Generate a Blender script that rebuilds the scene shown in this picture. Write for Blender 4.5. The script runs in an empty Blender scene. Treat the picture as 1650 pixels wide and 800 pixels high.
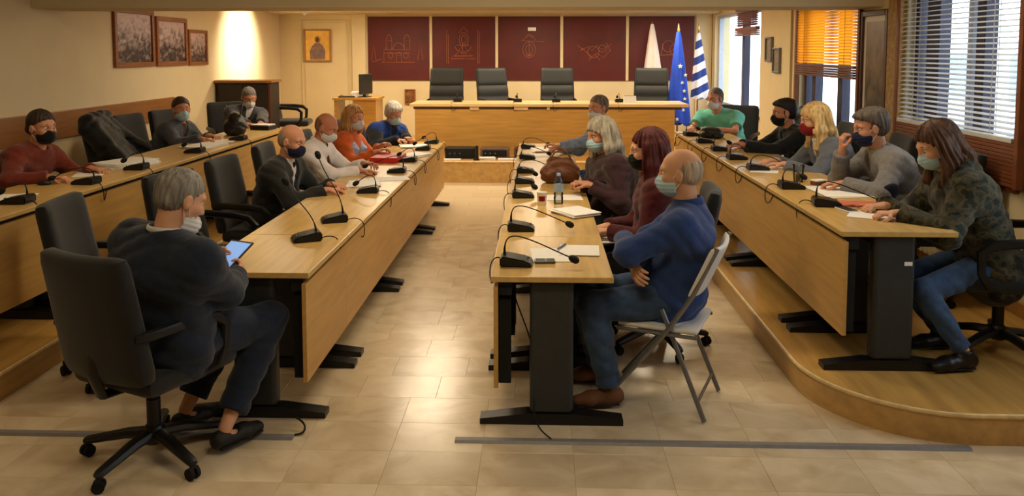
import bpy, bmesh, math, random
import numpy as np
from mathutils import Vector, Matrix

scene = bpy.context.scene
COL = scene.collection
PI = math.pi
R = math.radians

# ---------------------------------------------------------------- camera, world, exposure
cam_data = bpy.data.cameras.new('camera')
cam = bpy.data.objects.new('camera', cam_data)
COL.objects.link(cam)
cam.location = (0, 0, 1.80)
cam.rotation_euler = (R(90 - 4.396), 0, R(1.9385))
cam_data.sensor_width = 36.0
cam_data.lens = 1300 / 1650 * 36.0
cam_data.shift_y = -218 / 1650
cam_data.clip_start = 0.05
scene.camera = cam

world = bpy.data.worlds.new('world')
scene.world = world
world.use_nodes = True
wn = world.node_tree
wn.nodes['Background'].inputs[0].default_value = (0.78, 0.89, 1.0, 1)
wn.nodes['Background'].inputs[1].default_value = 5.5

vs = scene.view_settings
vs.view_transform = 'Standard'
vs.look = 'None'
vs.gamma = 1
vs.use_curve_mapping = False
vs.exposure = -0.12

# ---------------------------------------------------------------- materials
def lin(c):
    return tuple((v / 12.92 if v <= 0.04045 else ((v + 0.055) / 1.055) ** 2.4) for v in c)

MATS = {}
def mat(name, rgb, rough=0.6, var=0.12, scale=8.0, bump=0.0, bscale=60.0, metal=0.0, spec=0.4, stretch=(1, 1, 1),
        sheen=0.0, coat=0.0, alpha=None, trans=0.0):
    """procedural material: colour broken by noise, fine relief by a second noise"""
    if name in MATS:
        return MATS[name]
    m = bpy.data.materials.new(name)
    m.use_nodes = True
    nt = m.node_tree
    b = nt.nodes['Principled BSDF']
    c = lin(rgb)
    tc = nt.nodes.new('ShaderNodeTexCoord')
    mp = nt.nodes.new('ShaderNodeMapping')
    mp.inputs['Scale'].default_value = stretch
    nt.links.new(tc.outputs['Object'], mp.inputs[0])
    nz = nt.nodes.new('ShaderNodeTexNoise')
    nz.inputs['Scale'].default_value = scale
    nz.inputs['Detail'].default_value = 4
    nt.links.new(mp.outputs[0], nz.inputs['Vector'])
    rp = nt.nodes.new('ShaderNodeValToRGB')
    rp.color_ramp.elements[0].position = 0.3
    rp.color_ramp.elements[1].position = 0.7
    rp.color_ramp.elements[0].color = tuple(v * (1 - var) for v in c) + (1,)
    rp.color_ramp.elements[1].color = tuple(min(1, v * (1 + var)) for v in c) + (1,)
    nt.links.new(nz.outputs[0], rp.inputs[0])
    nt.links.new(rp.outputs[0], b.inputs['Base Color'])
    b.inputs['Roughness'].default_value = rough
    b.inputs['Metallic'].default_value = metal
    b.inputs['Specular IOR Level'].default_value = spec
    if sheen: b.inputs['Sheen Weight'].default_value = sheen
    if coat: b.inputs['Coat Weight'].default_value = coat
    if trans: b.inputs['Transmission Weight'].default_value = trans
    if bump:
        n2 = nt.nodes.new('ShaderNodeTexNoise')
        n2.inputs['Scale'].default_value = bscale
        n2.inputs['Detail'].default_value = 3
        nt.links.new(mp.outputs[0], n2.inputs['Vector'])
        bp = nt.nodes.new('ShaderNodeBump')
        bp.inputs['Strength'].default_value = bump
        bp.inputs['Distance'].default_value = 0.01
        nt.links.new(n2.outputs[0], bp.inputs['Height'])
        nt.links.new(bp.outputs[0], b.inputs['Normal'])
    MATS[name] = m
    return m

def wood(name, rgb, axis='Y', rough=0.32, var=0.22, scale=5.0, spec=0.45):
    st = {'X': (0.08, 1, 1), 'Y': (1, 0.08, 1), 'Z': (1, 1, 0.08)}[axis]
    st = tuple(s * 6 for s in st)
    return mat(name, rgb, rough, var, scale, 0.05, 30, spec=spec, stretch=st)

M_OAK = wood('oak_veneer_lengthwise', (0.78, 0.64, 0.38), 'Y', rough=0.30, var=0.13)
M_OAKX = wood('oak_veneer_crosswise', (0.75, 0.57, 0.29), 'X', rough=0.32, var=0.14)
M_OAKP = wood('oak_panel_lengthwise', (0.76, 0.59, 0.32), 'Y', rough=0.40, var=0.12)
M_EDGE = mat('oak_edge_band', (0.70, 0.51, 0.26), 0.45, 0.1, 30)
M_PLAT = wood('platform_parquet', (0.76, 0.59, 0.32), 'Y', rough=0.26, var=0.22, scale=2.5)
M_PLATF = wood('platform_riser', (0.78, 0.62, 0.37), 'Y', rough=0.4, var=0.16, scale=3)
M_NOSE = mat('platform_nosing', (0.86, 0.75, 0.54), 0.4, 0.15, 20)
M_RAIL = wood('dark_rail_wood', (0.58, 0.38, 0.18), 'Y', rough=0.4, var=0.2)
M_FRAME = wood('picture_frame_wood', (0.55, 0.32, 0.14), 'Y', rough=0.4, var=0.25)
M_DFRAME = wood('dark_frame_wood', (0.30, 0.16, 0.09), 'Z', rough=0.4, var=0.25)
M_WALL = mat('cream_wall_paint', (0.86, 0.79, 0.63), 0.8, 0.03, 3, 0.03, 120, spec=0.2)
M_CEIL = mat('ceiling_paint', (0.82, 0.76, 0.62), 0.85, 0.03, 3, spec=0.2)
M_SLATE = mat('steel_leg_charcoal', (0.18, 0.19, 0.195), 0.5, 0.12, 25, 0.05, 200)
M_BLACK = mat('black_plastic', (0.065, 0.065, 0.07), 0.42, 0.15, 30)
M_BLACKM = mat('black_matte', (0.05, 0.05, 0.05), 0.8, 0.15, 30)
M_LEATHER = mat('black_leather', (0.085, 0.08, 0.072), 0.48, 0.2, 12, 0.15, 90)
M_LEATHERG = mat('charcoal_leather', (0.10, 0.103, 0.095), 0.6, 0.15, 12, 0.15, 90)
M_FABBLK = mat('black_upholstery', (0.05, 0.046, 0.04), 0.8, 0.2, 30, 0.2, 300, sheen=0.2)
M_WHITEP = mat('white_plastic', (0.86, 0.85, 0.83), 0.45, 0.04, 10)
M_GREYM = mat('grey_tube_steel', (0.48, 0.48, 0.48), 0.35, 0.08, 30, metal=0.6)
M_PAPER = mat('white_paper', (0.93, 0.92, 0.90), 0.75, 0.03, 40)
M_STRIP = mat('grey_cable_cover', (0.50, 0.49, 0.49), 0.45, 0.08, 30)
M_BURG = mat('burgundy_panel', (0.33, 0.075, 0.06), 0.55, 0.25, 2.2, 0.05, 90)
M_GOLDL = mat('dull_gold_line', (0.60, 0.35, 0.22), 0.55, 0.25, 20)
M_WSLAT = mat('white_blind_slat', (0.80, 0.79, 0.78), 0.5, 0.03, 20)
M_ALU = mat('window_frame_dark', (0.20, 0.19, 0.27), 0.45, 0.1, 20)
M_ALUL = mat('window_frame_light', (0.72, 0.74, 0.80), 0.45, 0.06, 20)
M_BROWNSL = mat('brown_wood_slat', (0.48, 0.27, 0.15), 0.5, 0.2, 10, stretch=(1, .1, 1))
M_RED = mat('red_folder', (0.75, 0.14, 0.11), 0.5, 0.1, 10)
M_BROWNB = mat('brown_leather_bag', (0.42, 0.25, 0.15), 0.5, 0.25, 12, 0.2, 60)
M_STEELG = mat('phone_grey', (0.35, 0.35, 0.36), 0.35, 0.08, 20, metal=0.3)

def marble():
    m = bpy.data.materials.new('beige_marble')
    m.use_nodes = True
    nt = m.node_tree; b = nt.nodes['Principled BSDF']
    tc = nt.nodes.new('ShaderNodeTexCoord'); oi = nt.nodes.new('ShaderNodeObjectInfo')
    ad = nt.nodes.new('ShaderNodeVectorMath'); ad.operation = 'ADD'
    sc = nt.nodes.new('ShaderNodeVectorMath'); sc.operation = 'SCALE'; sc.inputs['Scale'].default_value = 37.0
    cmb = nt.nodes.new('ShaderNodeCombineXYZ')
    nt.links.new(oi.outputs['Random'], cmb.inputs[0]); nt.links.new(oi.outputs['Random'], cmb.inputs[2])
    nt.links.new(cmb.outputs[0], sc.inputs[0])
    nt.links.new(tc.outputs['Object'], ad.inputs[0]); nt.links.new(sc.outputs[0], ad.inputs[1])
    nz = nt.nodes.new('ShaderNodeTexNoise'); nz.inputs['Scale'].default_value = 3.5
    nz.inputs['Detail'].default_value = 7; nz.inputs['Distortion'].default_value = 1.2
    nt.links.new(ad.outputs[0], nz.inputs['Vector'])
    rp = nt.nodes.new('ShaderNodeValToRGB')
    e = rp.color_ramp.elements
    e[0].position = 0.32; e[0].color = lin((0.765, 0.685, 0.56)) + (1,)
    e[1].position = 0.66; e[1].color = lin((0.865, 0.80, 0.685)) + (1,)
    nt.links.new(nz.outputs[0], rp.inputs[0])
    hs = nt.nodes.new('ShaderNodeHueSaturation')
    mr = nt.nodes.new('ShaderNodeMapRange'); mr.inputs[3].default_value = 0.93; mr.inputs[4].default_value = 1.05
    nt.links.new(oi.outputs['Random'], mr.inputs[0]); nt.links.new(mr.outputs[0], hs.inputs['Value'])
    nt.links.new(rp.outputs[0], hs.inputs['Color']); nt.links.new(hs.outputs[0], b.inputs['Base Color'])
    b.inputs['Roughness'].default_value = 0.22
    b.inputs['Specular IOR Level'].default_value = 0.5
    n2 = nt.nodes.new('ShaderNodeTexNoise'); n2.inputs['Scale'].default_value = 6
    bp = nt.nodes.new('ShaderNodeBump'); bp.inputs['Strength'].default_value = 0.06; bp.inputs['Distance'].default_value = 0.02
    nt.links.new(ad.outputs[0], n2.inputs['Vector']); nt.links.new(n2.outputs[0], bp.inputs['Height']); nt.links.new(bp.outputs[0], b.inputs['Normal'])
    MATS['beige_marble'] = m
    return m
M_MARBLE = marble()

def tiled_floor_mat():
    m = bpy.data.materials.new('marble_floor_far')
    m.use_nodes = True
    nt = m.node_tree; b = nt.nodes['Principled BSDF']
    tc = nt.nodes.new('ShaderNodeTexCoord')
    br = nt.nodes.new('ShaderNodeTexBrick')
    br.inputs['Color1'].default_value = lin((0.825, 0.755, 0.635)) + (1,)
    br.inputs['Color2'].default_value = lin((0.80, 0.725, 0.60)) + (1,)
    br.inputs['Mortar'].default_value = lin((0.70, 0.63, 0.52)) + (1,)
    br.inputs['Scale'].default_value = 1.0
    br.inputs['Mortar Size'].default_value = 0.002
    br.inputs['Brick Width'].default_value = 0.41
    br.inputs['Row Height'].default_value = 0.28
    nt.links.new(tc.outputs['Object'], br.inputs['Vector'])
    nt.links.new(br.outputs[0], b.inputs['Base Color'])
    b.inputs['Roughness'].default_value = 0.24
    return m
M_FLOORFAR = tiled_floor_mat()

def emit(name, rgb, s):
    m = bpy.data.materials.new(name); m.use_nodes = True
    nt = m.node_tree; b = nt.nodes['Principled BSDF']
    b.inputs['Base Color'].default_value = lin(rgb) + (1,)
    b.inputs['Emission Color'].default_value = lin(rgb) + (1,)
    b.inputs['Emission Strength'].default_value = s
    return m

def glass_mat():
    m = bpy.data.materials.new('window_glass'); m.use_nodes = True
    nt = m.node_tree
    for n in list(nt.nodes): nt.nodes.remove(n)
    o = nt.nodes.new('ShaderNodeOutputMaterial'); mx = nt.nodes.new('ShaderNodeMixShader')
    t = nt.nodes.new('ShaderNodeBsdfTransparent'); g = nt.nodes.new('ShaderNodeBsdfGlossy')
    t.inputs[0].default_value = (0.93, 0.96, 0.97, 1); g.inputs['Roughness'].default_value = 0.02
    mx.inputs[0].default_value = 0.06
    nt.links.new(t.outputs[0], mx.inputs[1]); nt.links.new(g.outputs[0], mx.inputs[2]); nt.links.new(mx.outputs[0], o.inputs[0])
    return m
M_GLASS = glass_mat()

def clear_plastic():
    m = bpy.data.materials.new('clear_plastic'); m.use_nodes = True
    nt = m.node_tree
    for n in list(nt.nodes): nt.nodes.remove(n)
    o = nt.nodes.new('ShaderNodeOutputMaterial'); mx = nt.nodes.new('ShaderNodeMixShader')
    t = nt.nodes.new('ShaderNodeBsdfTransparent'); g = nt.nodes.new('ShaderNodeBsdfGlossy')
    t.inputs[0].default_value = (0.82, 0.86, 0.90, 1); g.inputs['Roughness'].default_value = 0.08
    lw = nt.nodes.new('ShaderNodeFresnel'); lw.inputs[0].default_value = 1.6
    nt.links.new(lw.outputs[0], mx.inputs[0])
    nt.links.new(t.outputs[0], mx.inputs[1]); nt.links.new(g.outputs[0], mx.inputs[2]); nt.links.new(mx.outputs[0], o.inputs[0])
    return m
M_CLEAR = clear_plastic()

def translucent_slat():
    m = bpy.data.materials.new('backlit_wood_slat'); m.use_nodes = True
    nt = m.node_tree
    for n in list(nt.nodes): nt.nodes.remove(n)
    o = nt.nodes.new('ShaderNodeOutputMaterial'); mx = nt.nodes.new('ShaderNodeMixShader')
    t = nt.nodes.new('ShaderNodeBsdfTranslucent'); d = nt.nodes.new('ShaderNodeBsdfDiffuse')
    nz = nt.nodes.new('ShaderNodeTexNoise'); nz.inputs['Scale'].default_value = 9
    rp = nt.nodes.new('ShaderNodeValToRGB')
    rp.color_ramp.elements[0].color = lin((0.98, 0.72, 0.30)) + (1,); rp.color_ramp.elements[1].color = lin((1.0, 0.84, 0.46)) + (1,)
    nt.links.new(nz.outputs[0], rp.inputs[0]); nt.links.new(rp.outputs[0], t.inputs[0]); nt.links.new(rp.outputs[0], d.inputs[0])
    mx.inputs[0].default_value = 0.12
    nt.links.new(t.outputs[0], mx.inputs[1]); nt.links.new(d.outputs[0], mx.inputs[2]); nt.links.new(mx.outputs[0], o.inputs[0])
    return m
M_ORSLAT = translucent_slat()

def photo_print(name, dark, light, scale=14.0, stretch=(1, 1, 1), grad=0.5, gz=(0, 1)):
    """flat print: mottled figures, denser low down (object z from gz[0] to gz[1])"""
    m = bpy.data.materials.new(name); m.use_nodes = True
    nt = m.node_tree; b = nt.nodes['Principled BSDF']
    tc = nt.nodes.new('ShaderNodeTexCoord'); mp = nt.nodes.new('ShaderNodeMapping'); mp.inputs['Scale'].default_value = stretch
    nt.links.new(tc.outputs['Object'], mp.inputs[0])
    nz = nt.nodes.new('ShaderNodeTexNoise'); nz.inputs['Scale'].default_value = scale; nz.inputs['Detail'].default_value = 6
    nz.inputs['Distortion'].default_value = 0.8
    nt.links.new(mp.outputs[0], nz.inputs['Vector'])
    sp = nt.nodes.new('ShaderNodeSeparateXYZ'); nt.links.new(tc.outputs['Object'], sp.inputs[0])
    mr = nt.nodes.new('ShaderNodeMapRange'); mr.inputs[1].default_value = gz[0]; mr.inputs[2].default_value = gz[1]
    mr.inputs[3].default_value = -grad * 0.5; mr.inputs[4].default_value = grad * 0.5
    nt.links.new(sp.outputs[2], mr.inputs[0])
    ad = nt.nodes.new('ShaderNodeMath'); ad.operation = 'ADD'
    nt.links.new(nz.outputs[0], ad.inputs[0]); nt.links.new(mr.outputs[0], ad.inputs[1])
    rp = nt.nodes.new('ShaderNodeValToRGB')
    rp.color_ramp.elements[0].position = 0.34; rp.color_ramp.elements[1].position = 0.68
    rp.color_ramp.elements[0].color = lin(dark) + (1,); rp.color_ramp.elements[1].color = lin(light) + (1,)
    nt.links.new(ad.outputs[0], rp.inputs[0]); nt.links.new(rp.outputs[0], b.inputs['Base Color'])
    b.inputs['Roughness'].default_value = 0.35
    return m

# ---------------------------------------------------------------- mesh helpers
class MB:
    def __init__(s):
        s.bm = bmesh.new()
    def box(s, a, b, bev=0.0, seg=2, mtx=None):
        lo = [min(a[i], b[i]) for i in range(3)]; hi = [max(a[i], b[i]) for i in range(3)]
        r = bmesh.ops.create_cube(s.bm, size=1.0)
        vs_ = r['verts']
        for v in vs_:
            v.co = Vector([lo[i] + (v.co[i] + 0.5) * (hi[i] - lo[i]) for i in range(3)])
        if bev > 0:
            ed = list({e for v in vs_ for e in v.link_edges})
            rr = bmesh.ops.bevel(s.bm, geom=ed, offset=min(bev, 0.49 * min(hi[i] - lo[i] for i in range(3))), segments=seg, profile=0.5, affect='EDGES')
            vs_ = list({v for f in rr['faces'] for v in f.verts} | {v for v in vs_ if v.is_valid})
        if mtx is not None:
            for v in vs_: v.co = mtx @ v.co
        return s
    def tube(s, pts, r, n=8, caps=True, scale=None):
        """round tube along points; r number or per-point list; scale=(a,b) flattens the section"""
        pts = [Vector(p) for p in pts]; m = len(pts)
        rs = r if isinstance(r, (list, tuple)) else [r] * m
        rings = []
        t0 = (pts[1] - pts[0]).normalized()
        up = Vector((0, 0, 1)) if abs(t0.z) < 0.9 else Vector((1, 0, 0))
        u = t0.cross(up).normalized()
        for i, p in enumerate(pts):
            t = (pts[min(i + 1, m - 1)] - pts[max(i - 1, 0)]).normalized()
            u = (u - t * u.dot(t)).normalized(); w = t.cross(u)
            sa, sb = scale if scale else (1, 1)
            rings.append([s.bm.verts.new(p + (u * math.cos(2 * PI * k / n) * sa + w * math.sin(2 * PI * k / n) * sb) * rs[i]) for k in range(n)])
        for i in range(m - 1):
            for k in range(n):
                s.bm.faces.new((rings[i][k], rings[i][(k + 1) % n], rings[i + 1][(k + 1) % n], rings[i + 1][k]))
        if caps:
            s.bm.faces.new(rings[0][::-1]); s.bm.faces.new(rings[-1])
        return s
    def lathe(s, prof, c=(0, 0, 0), n=20):
        """prof: list of (r,z) around the z axis through c"""
        c = Vector(c); rings = []
        for r_, z_ in prof:
            rings.append([s.bm.verts.new(c + Vector((r_ * math.cos(2 * PI * k / n), r_ * math.sin(2 * PI * k / n), z_))) for k in range(n)])
        for i in range(len(rings) - 1):
            for k in range(n):
                s.bm.faces.new((rings[i][k], rings[i][(k + 1) % n], rings[i + 1][(k + 1) % n], rings[i + 1][k]))
        s.bm.faces.new(rings[0][::-1]); s.bm.faces.new(rings[-1])
        return s
    def prism(s, poly, z0, z1, axis='Z'):
        """extrude a polygon: axis Z (x,y), X (y,z), Y (x,z)"""
        def P(a, b, c):
            return {'Z': (a, b, c), 'X': (c, a, b), 'Y': (a, c, b)}[axis]
        A = [s.bm.verts.new(P(p[0], p[1], z0)) for p in poly]; B = [s.bm.verts.new(P(p[0], p[1], z1)) for p in poly]
        n = len(poly)
        s.bm.faces.new(A[::-1]); s.bm.faces.new(B)
        for i in range(n): s.bm.faces.new((A[i], A[(i + 1) % n], B[(i + 1) % n], B[i]))
        return s
    def grid(s, fn, nu, nv, thick=0.0):
        V = [[s.bm.verts.new(fn(i / nu, j / nv)) for j in range(nv + 1)] for i in range(nu + 1)]
        for i in range(nu):
            for j in range(nv): s.bm.faces.new((V[i][j], V[i + 1][j], V[i + 1][j + 1], V[i][j + 1]))
        if thick:
            r = bmesh.ops.solidify(s.bm, geom=list(s.bm.faces), thickness=thick)
        return s
    def sphere(s, c, rad, u=14, v=9):
        r = bmesh.ops.create_uvsphere(s.bm, u_segments=u, v_segments=v, radius=1.0)
        rad = rad if isinstance(rad, (tuple, list)) else (rad,) * 3
        for x in r['verts']: x.co = Vector((c[0] + x.co.x * rad[0], c[1] + x.co.y * rad[1], c[2] + x.co.z * rad[2]))
        return s
    def xf(s, mtx):
        for v in s.bm.verts: v.co = mtx @ v.co
        return s
    def build(s, name, m, parent=None, smooth=False, loc=None):
        bmesh.ops.recalc_face_normals(s.bm, faces=list(s.bm.faces))
        me = bpy.data.meshes.new(name)
        s.bm.to_mesh(me); s.bm.free()
        if smooth:
            me.polygons.foreach_set('use_smooth', [True] * len(me.polygons))
            try:
                me.set_sharp_from_angle(angle=R(40))
            except Exception:
                pass
        o = bpy.data.objects.new(name, me)
        if m: me.materials.append(m)
        COL.objects.link(o)
        if parent: o.parent = parent
        if loc: o.location = loc
        return o

def tag(o, label, cat=None, group=None, kind=None):
    o['label'] = label
    if cat: o['category'] = cat
    if group: o['group'] = group
    if kind: o['kind'] = kind
    return o
def thing(name, label, cat, loc=(0, 0, 0), rz=0.0, group=None):
    o = bpy.data.objects.new(name, None)
    o.empty_display_size = 0.1
    COL.objects.link(o)
    o.location = loc; o.rotation_euler = (0, 0, rz)
    return tag(o, label, cat, group)
def struct(o):
    o['kind'] = 'structure'
    return o
def children(o):
    return [c for c in COL.objects if c.parent == o]
KIDS = {}
def copy_tree(o, parent=None):
    c = o.copy(); COL.objects.link(c); c.parent = parent
    for ch in KIDS[o.name]:
        d = ch.copy(); COL.objects.link(d); d.parent = c
        for g in KIDS.get(ch.name, []):
            e = g.copy(); COL.objects.link(e); e.parent = d
    return c
def register(o):
    KIDS[o.name] = list(children(o))
    for ch in KIDS[o.name]: KIDS[ch.name] = list(children(ch))
def arc(c, r, a0, a1, n):
    return [(c[0] + r * math.cos(R(a0 + (a1 - a0) * i / n)), c[1] + r * math.sin(R(a0 + (a1 - a0) * i / n))) for i in range(n + 1)]
def bez(p0, p1, p2, p3, n=10):
    o = []
    for i in range(n + 1):
        t = i / n; a = (1 - t) ** 3; b = 3 * t * (1 - t) ** 2; c = 3 * t * t * (1 - t); d = t ** 3
        o.append(tuple(a * p0[k] + b * p1[k] + c * p2[k] + d * p3[k] for k in range(3)))
    return o

# ---------------------------------------------------------------- room shell
XL, XR, YB, YN = -4.6, 3.0, 14.2, -3.2
ZF, ZB = 2.75, 2.50          # ceiling in front of and behind the beam
PZ = 0.15                    # side platforms
DZ = 0.30                    # head dais

fl = struct(MB().box((XL - .2, YN - .2, -0.12), (XR + .2, YB + .2, -0.006)).build('floor', M_FLOORFAR))
far = MB().box((XL, 8.25, -0.006), (XR, YB, 0.0)).build('far_floor', M_FLOORFAR, fl)
MB().box((XL, YN, -0.006), (XR, 2.65, 0.0)).build('near_floor', M_FLOORFAR, fl)
# marble slabs laid one by one between the platforms
rng = random.Random(4)
TW, TD = 0.41, 0.28
tb = MB().box((0.0005, 0.0005, -0.006), (TW - 0.0005, TD - 0.0005, 0.0), 0.0006, 1)
t0 = tb.build('floor_tile', M_MARBLE, fl)
first = True
for row in range(20):
    y = 2.65 + row * TD
    off = rng.choice([0.0, 0.0, 0.13, 0.26])
    x = -0.255 - 8 * TW + off
    while x < (2.75 if y < 3.7 else 1.6):
        if x > -3.4:
            o = t0 if first else t0.copy()
            if not first: COL.objects.link(o)
            first = False
            o.location = (x, y, rng.uniform(-0.0004, 0.0))
        x += TW
MB().box((1.6, 3.77, -0.006), (XR, 8.25, -0.001)).build('side_floor', M_FLOORFAR, fl)
MB().box((XL, 2.65, -0.006), (-3.4, 8.25, -0.001)).build('side_floor', M_FLOORFAR, fl)

ce = struct(MB().box((XL - .2, YN - .2, ZF), (XR + .2, 7.25, ZF + .15)).build('ceiling', M_CEIL))
MB().box((XL, 7.80, ZB), (XR, YB, ZB + .15)).build('rear_ceiling', M_CEIL, ce)
MB().box((XL, 7.20, 2.185), (XR, 7.80, ZF + .1), 0.006).build('beam', M_CEIL, ce)
# soffit that drops a little over the head wall
MB().box((XL, 13.55, 2.44), (XR, YB, ZB + .01), 0.004).build('soffit', M_CEIL, ce)

struct(MB().box((XL - .2, YN - .2, 0), (XL, YB + .2, ZF)).build('wall_left', M_WALL))
struct(MB().box((XL - .2, YN - .2, 0), (XR + .2, YN, ZF)).build('wall_near', M_WALL))
wb = struct(MB().box((XL, YB, 0), (XR + .2, YB + .2, ZF)).build('wall_back', M_WALL))
# pilaster strip left of the panels
MB().box((-3.30, YB - 0.05, 0), (-3.06, YB, ZB), 0.004).build('pilaster', M_WALL, wb)
MB().box((2.72, YB - 0.04, 0), (2.99, YB, ZB), 0.004).build('pilaster', M_WALL, wb)

# right wall with window openings
WIN = [(5.13, 6.71, 0.95, 2.45), (7.66, 9.42, 0.90, 2.32), (11.1, 13.95, 0.90, 2.40), (2.7, 4.2, 0.95, 2.45)]
wm = MB()
ys = sorted([YN - .2] + [w[0] for w in WIN] + [w[1] for w in WIN] + [YB + .2])
for i in range(len(ys) - 1):
    a, b = ys[i], ys[i + 1]
    w = [w for w in WIN if abs(w[0] - a) < 1e-6]
    if w:
        w = w[0]
        wm.box((XR, a, 0), (XR + .25, b, w[2])); wm.box((XR, a, w[3]), (XR + .25, b, ZF))
    else:
        wm.box((XR, a, 0), (XR + .25, b, ZF))
wr = struct(wm.build('wall_right', M_WALL))
MB().box((XR - .05, 6.74, 0), (XR, 6.98, ZF), 0.004).build('pilaster', mat('pilaster_stone', (0.66, 0.53, 0.33), 0.7, 0.3, 30, 0.2, 60), wr)
MB().box((XR - .03, 9.70, 0), (XR, 9.86, ZB), 0.004).build('pilaster', M_WALL, wr)
struct(MB().box((XR - .02, 3.2, PZ), (XR, 11, PZ + .09), 0.003).build('baseboard_right', M_EDGE))

def window(n, y0, y1, z0, z1, mull, light):
    o = thing('window_%d' % n, 'window', None, (XR, 0, 0))
    del o['label']; struct(o)
    m = MB(); t = 0.055
    m.box((0.06, y0, z0), (0.14, y0 + t, z1), .004); m.box((0.06, y1 - t, z0), (0.14, y1, z1), .004)
    m.box((0.06, y0 + t, z0), (0.14, y1 - t, z0 + t), .004); m.box((0.06, y0 + t, z1 - t), (0.14, y1 - t, z1), .004)
    m.build('window_frame', M_ALUL if light else M_ALU, o)
    prev = y0 + t
    for c, w, li in mull + [(y1 - t, 0, 0)]:
        e = c - w / 2
        if e - prev > 0.03:
            MB().box((0.095, prev, z0 + t), (0.101, e, z1 - t)).build('pane', M_GLASS, o)
        if w:
            MB().box((0.055, e, z0 + t), (0.145, c + w / 2, z1 - t), .004).build('mullion', M_ALUL if li else M_ALU, o)
        prev = c + w / 2
    MB().box((-0.03, y0 - .04, z0 - .04), (0.16, y1 + .04, z0), .006).build('window_sill', M_BROWNSL, o)
    return o
window(1, 5.13, 6.71, .95, 2.45, [(5.72, .11, 0), (5.86, .06, 1), (6.42, .18, 0), (6.30, .05, 1)][0:2] + [(6.40, .20, 0)], False)
window(2, 7.66, 9.42, .90, 2.32, [(8.32, .12, 0), (9.10, .10, 0)], False)
window(3, 11.1, 13.95, .90, 2.40, [(12.25, .14, 0)], True)
window(4, 2.7, 4.2, .95, 2.45, [(3.4, .12, 0)], False)

# venetian blinds
def blind(label, y0, y1, ztop, zbot, pitch, mslat, tilt, sw=0.025, rails=None, x=XR - 0.035, stack=None, tapes=(0.16, 0.84)):
    o = thing('venetian_blind', label, 'blind', (x, 0, 0))
    MB().box((-0.025, y0, ztop - 0.045), (0.025, y1, ztop), .004).build('head_rail', rails or mslat, o)
    s = MB().box((-sw, y0 + .01, -0.0012), (sw, y1 - .01, 0.0012)).build('slat', mslat, o)
    z = ztop - 0.07; k = 0
    while z > zbot + 0.03:
        q = s if k == 0 else s.copy()
        if k: COL.objects.link(q); q.parent = o
        q.location = (0, 0, z); q.rotation_euler = (0, R(tilt + rng.uniform(-1.5, 1.5)), 0)
        z -= pitch; k += 1
    for f in tapes:
        yy = y0 + (y1 - y0) * f
        MB().tube([(-sw, yy, ztop - .04), (-sw, yy, zbot + .01)], 0.0022, 6).tube([(sw, yy, ztop - .04), (sw, yy, zbot + .01)], 0.0022, 6).build('ladder_cord', rails or mslat, o)
    MB().box((-0.028, y0, zbot - 0.012), (0.028, y1, zbot + 0.018), .004).build('bottom_rail', rails or mslat, o)
    if stack:
        z = stack[0]
        while z > stack[1]:
            MB().box((-0.03, y0, z - .021), (0.03, y1, z - .002), .003).build('stacked_slat', M_BROWNSL, o)
            z -= 0.024
    return o
blind('white venetian blind half open over window beside the woman in camouflage jacket', 5.10, 6.72, 2.46, 1.235, 0.036, M_WSLAT, -16, sw=0.019)
blind('orange backlit wooden venetian blind lowered over the upper window', 7.66, 9.42, 2.32, 1.64, 0.030, M_ORSLAT, 58, sw=0.0155, rails=M_BROWNSL, stack=(1.625, 1.55))
blind('short raised brown blind at the window behind the flags', 11.12, 12.30, 2.42, 2.12, 0.03, M_BROWNSL, 35, sw=0.02, rails=M_BROWNSL, stack=(2.11, 2.03))
# timber apron of stacked boards below the nearest window
ap = thing('window_apron', 'brown slatted timber apron below the white blind', 'panelling', (XR - 0.012, 0, 0))
for i in range(11):
    z = 0.945 + i * 0.0255
    MB().box((-0.045, 5.06, z), (0.0, 6.76, z + 0.0225), .003).build('board', M_BROWNSL, ap)
for yy in (5.03, 6.745):
    MB().box((-0.05, yy, 0.94), (0.0, yy + .045, 2.46), .004).build('casing', M_BROWNSL, ap)
ap2 = thing('window_casing', 'brown wooden casing around the window with the orange blind', 'casing', (XR - 0.012, 0, 0))
for yy in (7.60, 9.43):
    MB().box((-0.035, yy, 0.9), (0.0, yy + .05, 2.33), .004).build('casing', M_BROWNSL, ap2)
# radiator under the nearest window
ra = thing('radiator', 'cream panel radiator under the brown window apron', 'radiator', (XR - .09, 5.25, PZ))
for i in range(18):
    MB().box((0, i * 0.075, 0.12), (0.07, i * 0.075 + 0.062, 0.68), 0.018).build('radiator_fin', M_WALL, ra, smooth=True)
MB().box((0.01, -.02, .15), (.06, 1.36, .19), .01).box((0.01, -.02, .6), (.06, 1.36, .64), .01).box((.02, .1, 0), (.05, .13, .15)).box((.02, 1.2, 0), (.05, 1.23, .15)).build('manifold', M_WALL, ra)

# building across the street, seen pale through the panes
M_FAC = mat('pale_render', (0.93, 0.93, 0.92), 0.8, 0.05, 1)
bd = thing('street_building', 'pale apartment building across the street outside the windows', 'building', (13, 0, -4))
MB().box((0, -2, 0), (6, 34, 6.1)).build('wall', M_FAC, bd)
for k in range(2):
    MB().box((-0.9, -1 , 1.6 + k * 2.2), (0, 33, 1.75 + k * 2.2), .02).build('balcony', M_FAC, bd)
for k in range(9):
    for j in range(2):
        MB().box((-0.06, 1 + k * 3.4, 2.1 + j * 2.2), (0.02, 2.3 + k * 3.4, 3.5 + j * 2.2), .02).build('window', mat('far_glass', (0.55, 0.62, 0.70), 0.2), bd)
st = MB().box((3.3, -40, -4.2), (60, 60, -4.0)).build('street', mat('street_asphalt', (0.5, 0.5, 0.5), 0.9, 0.1, 2)); struct(st)

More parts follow.
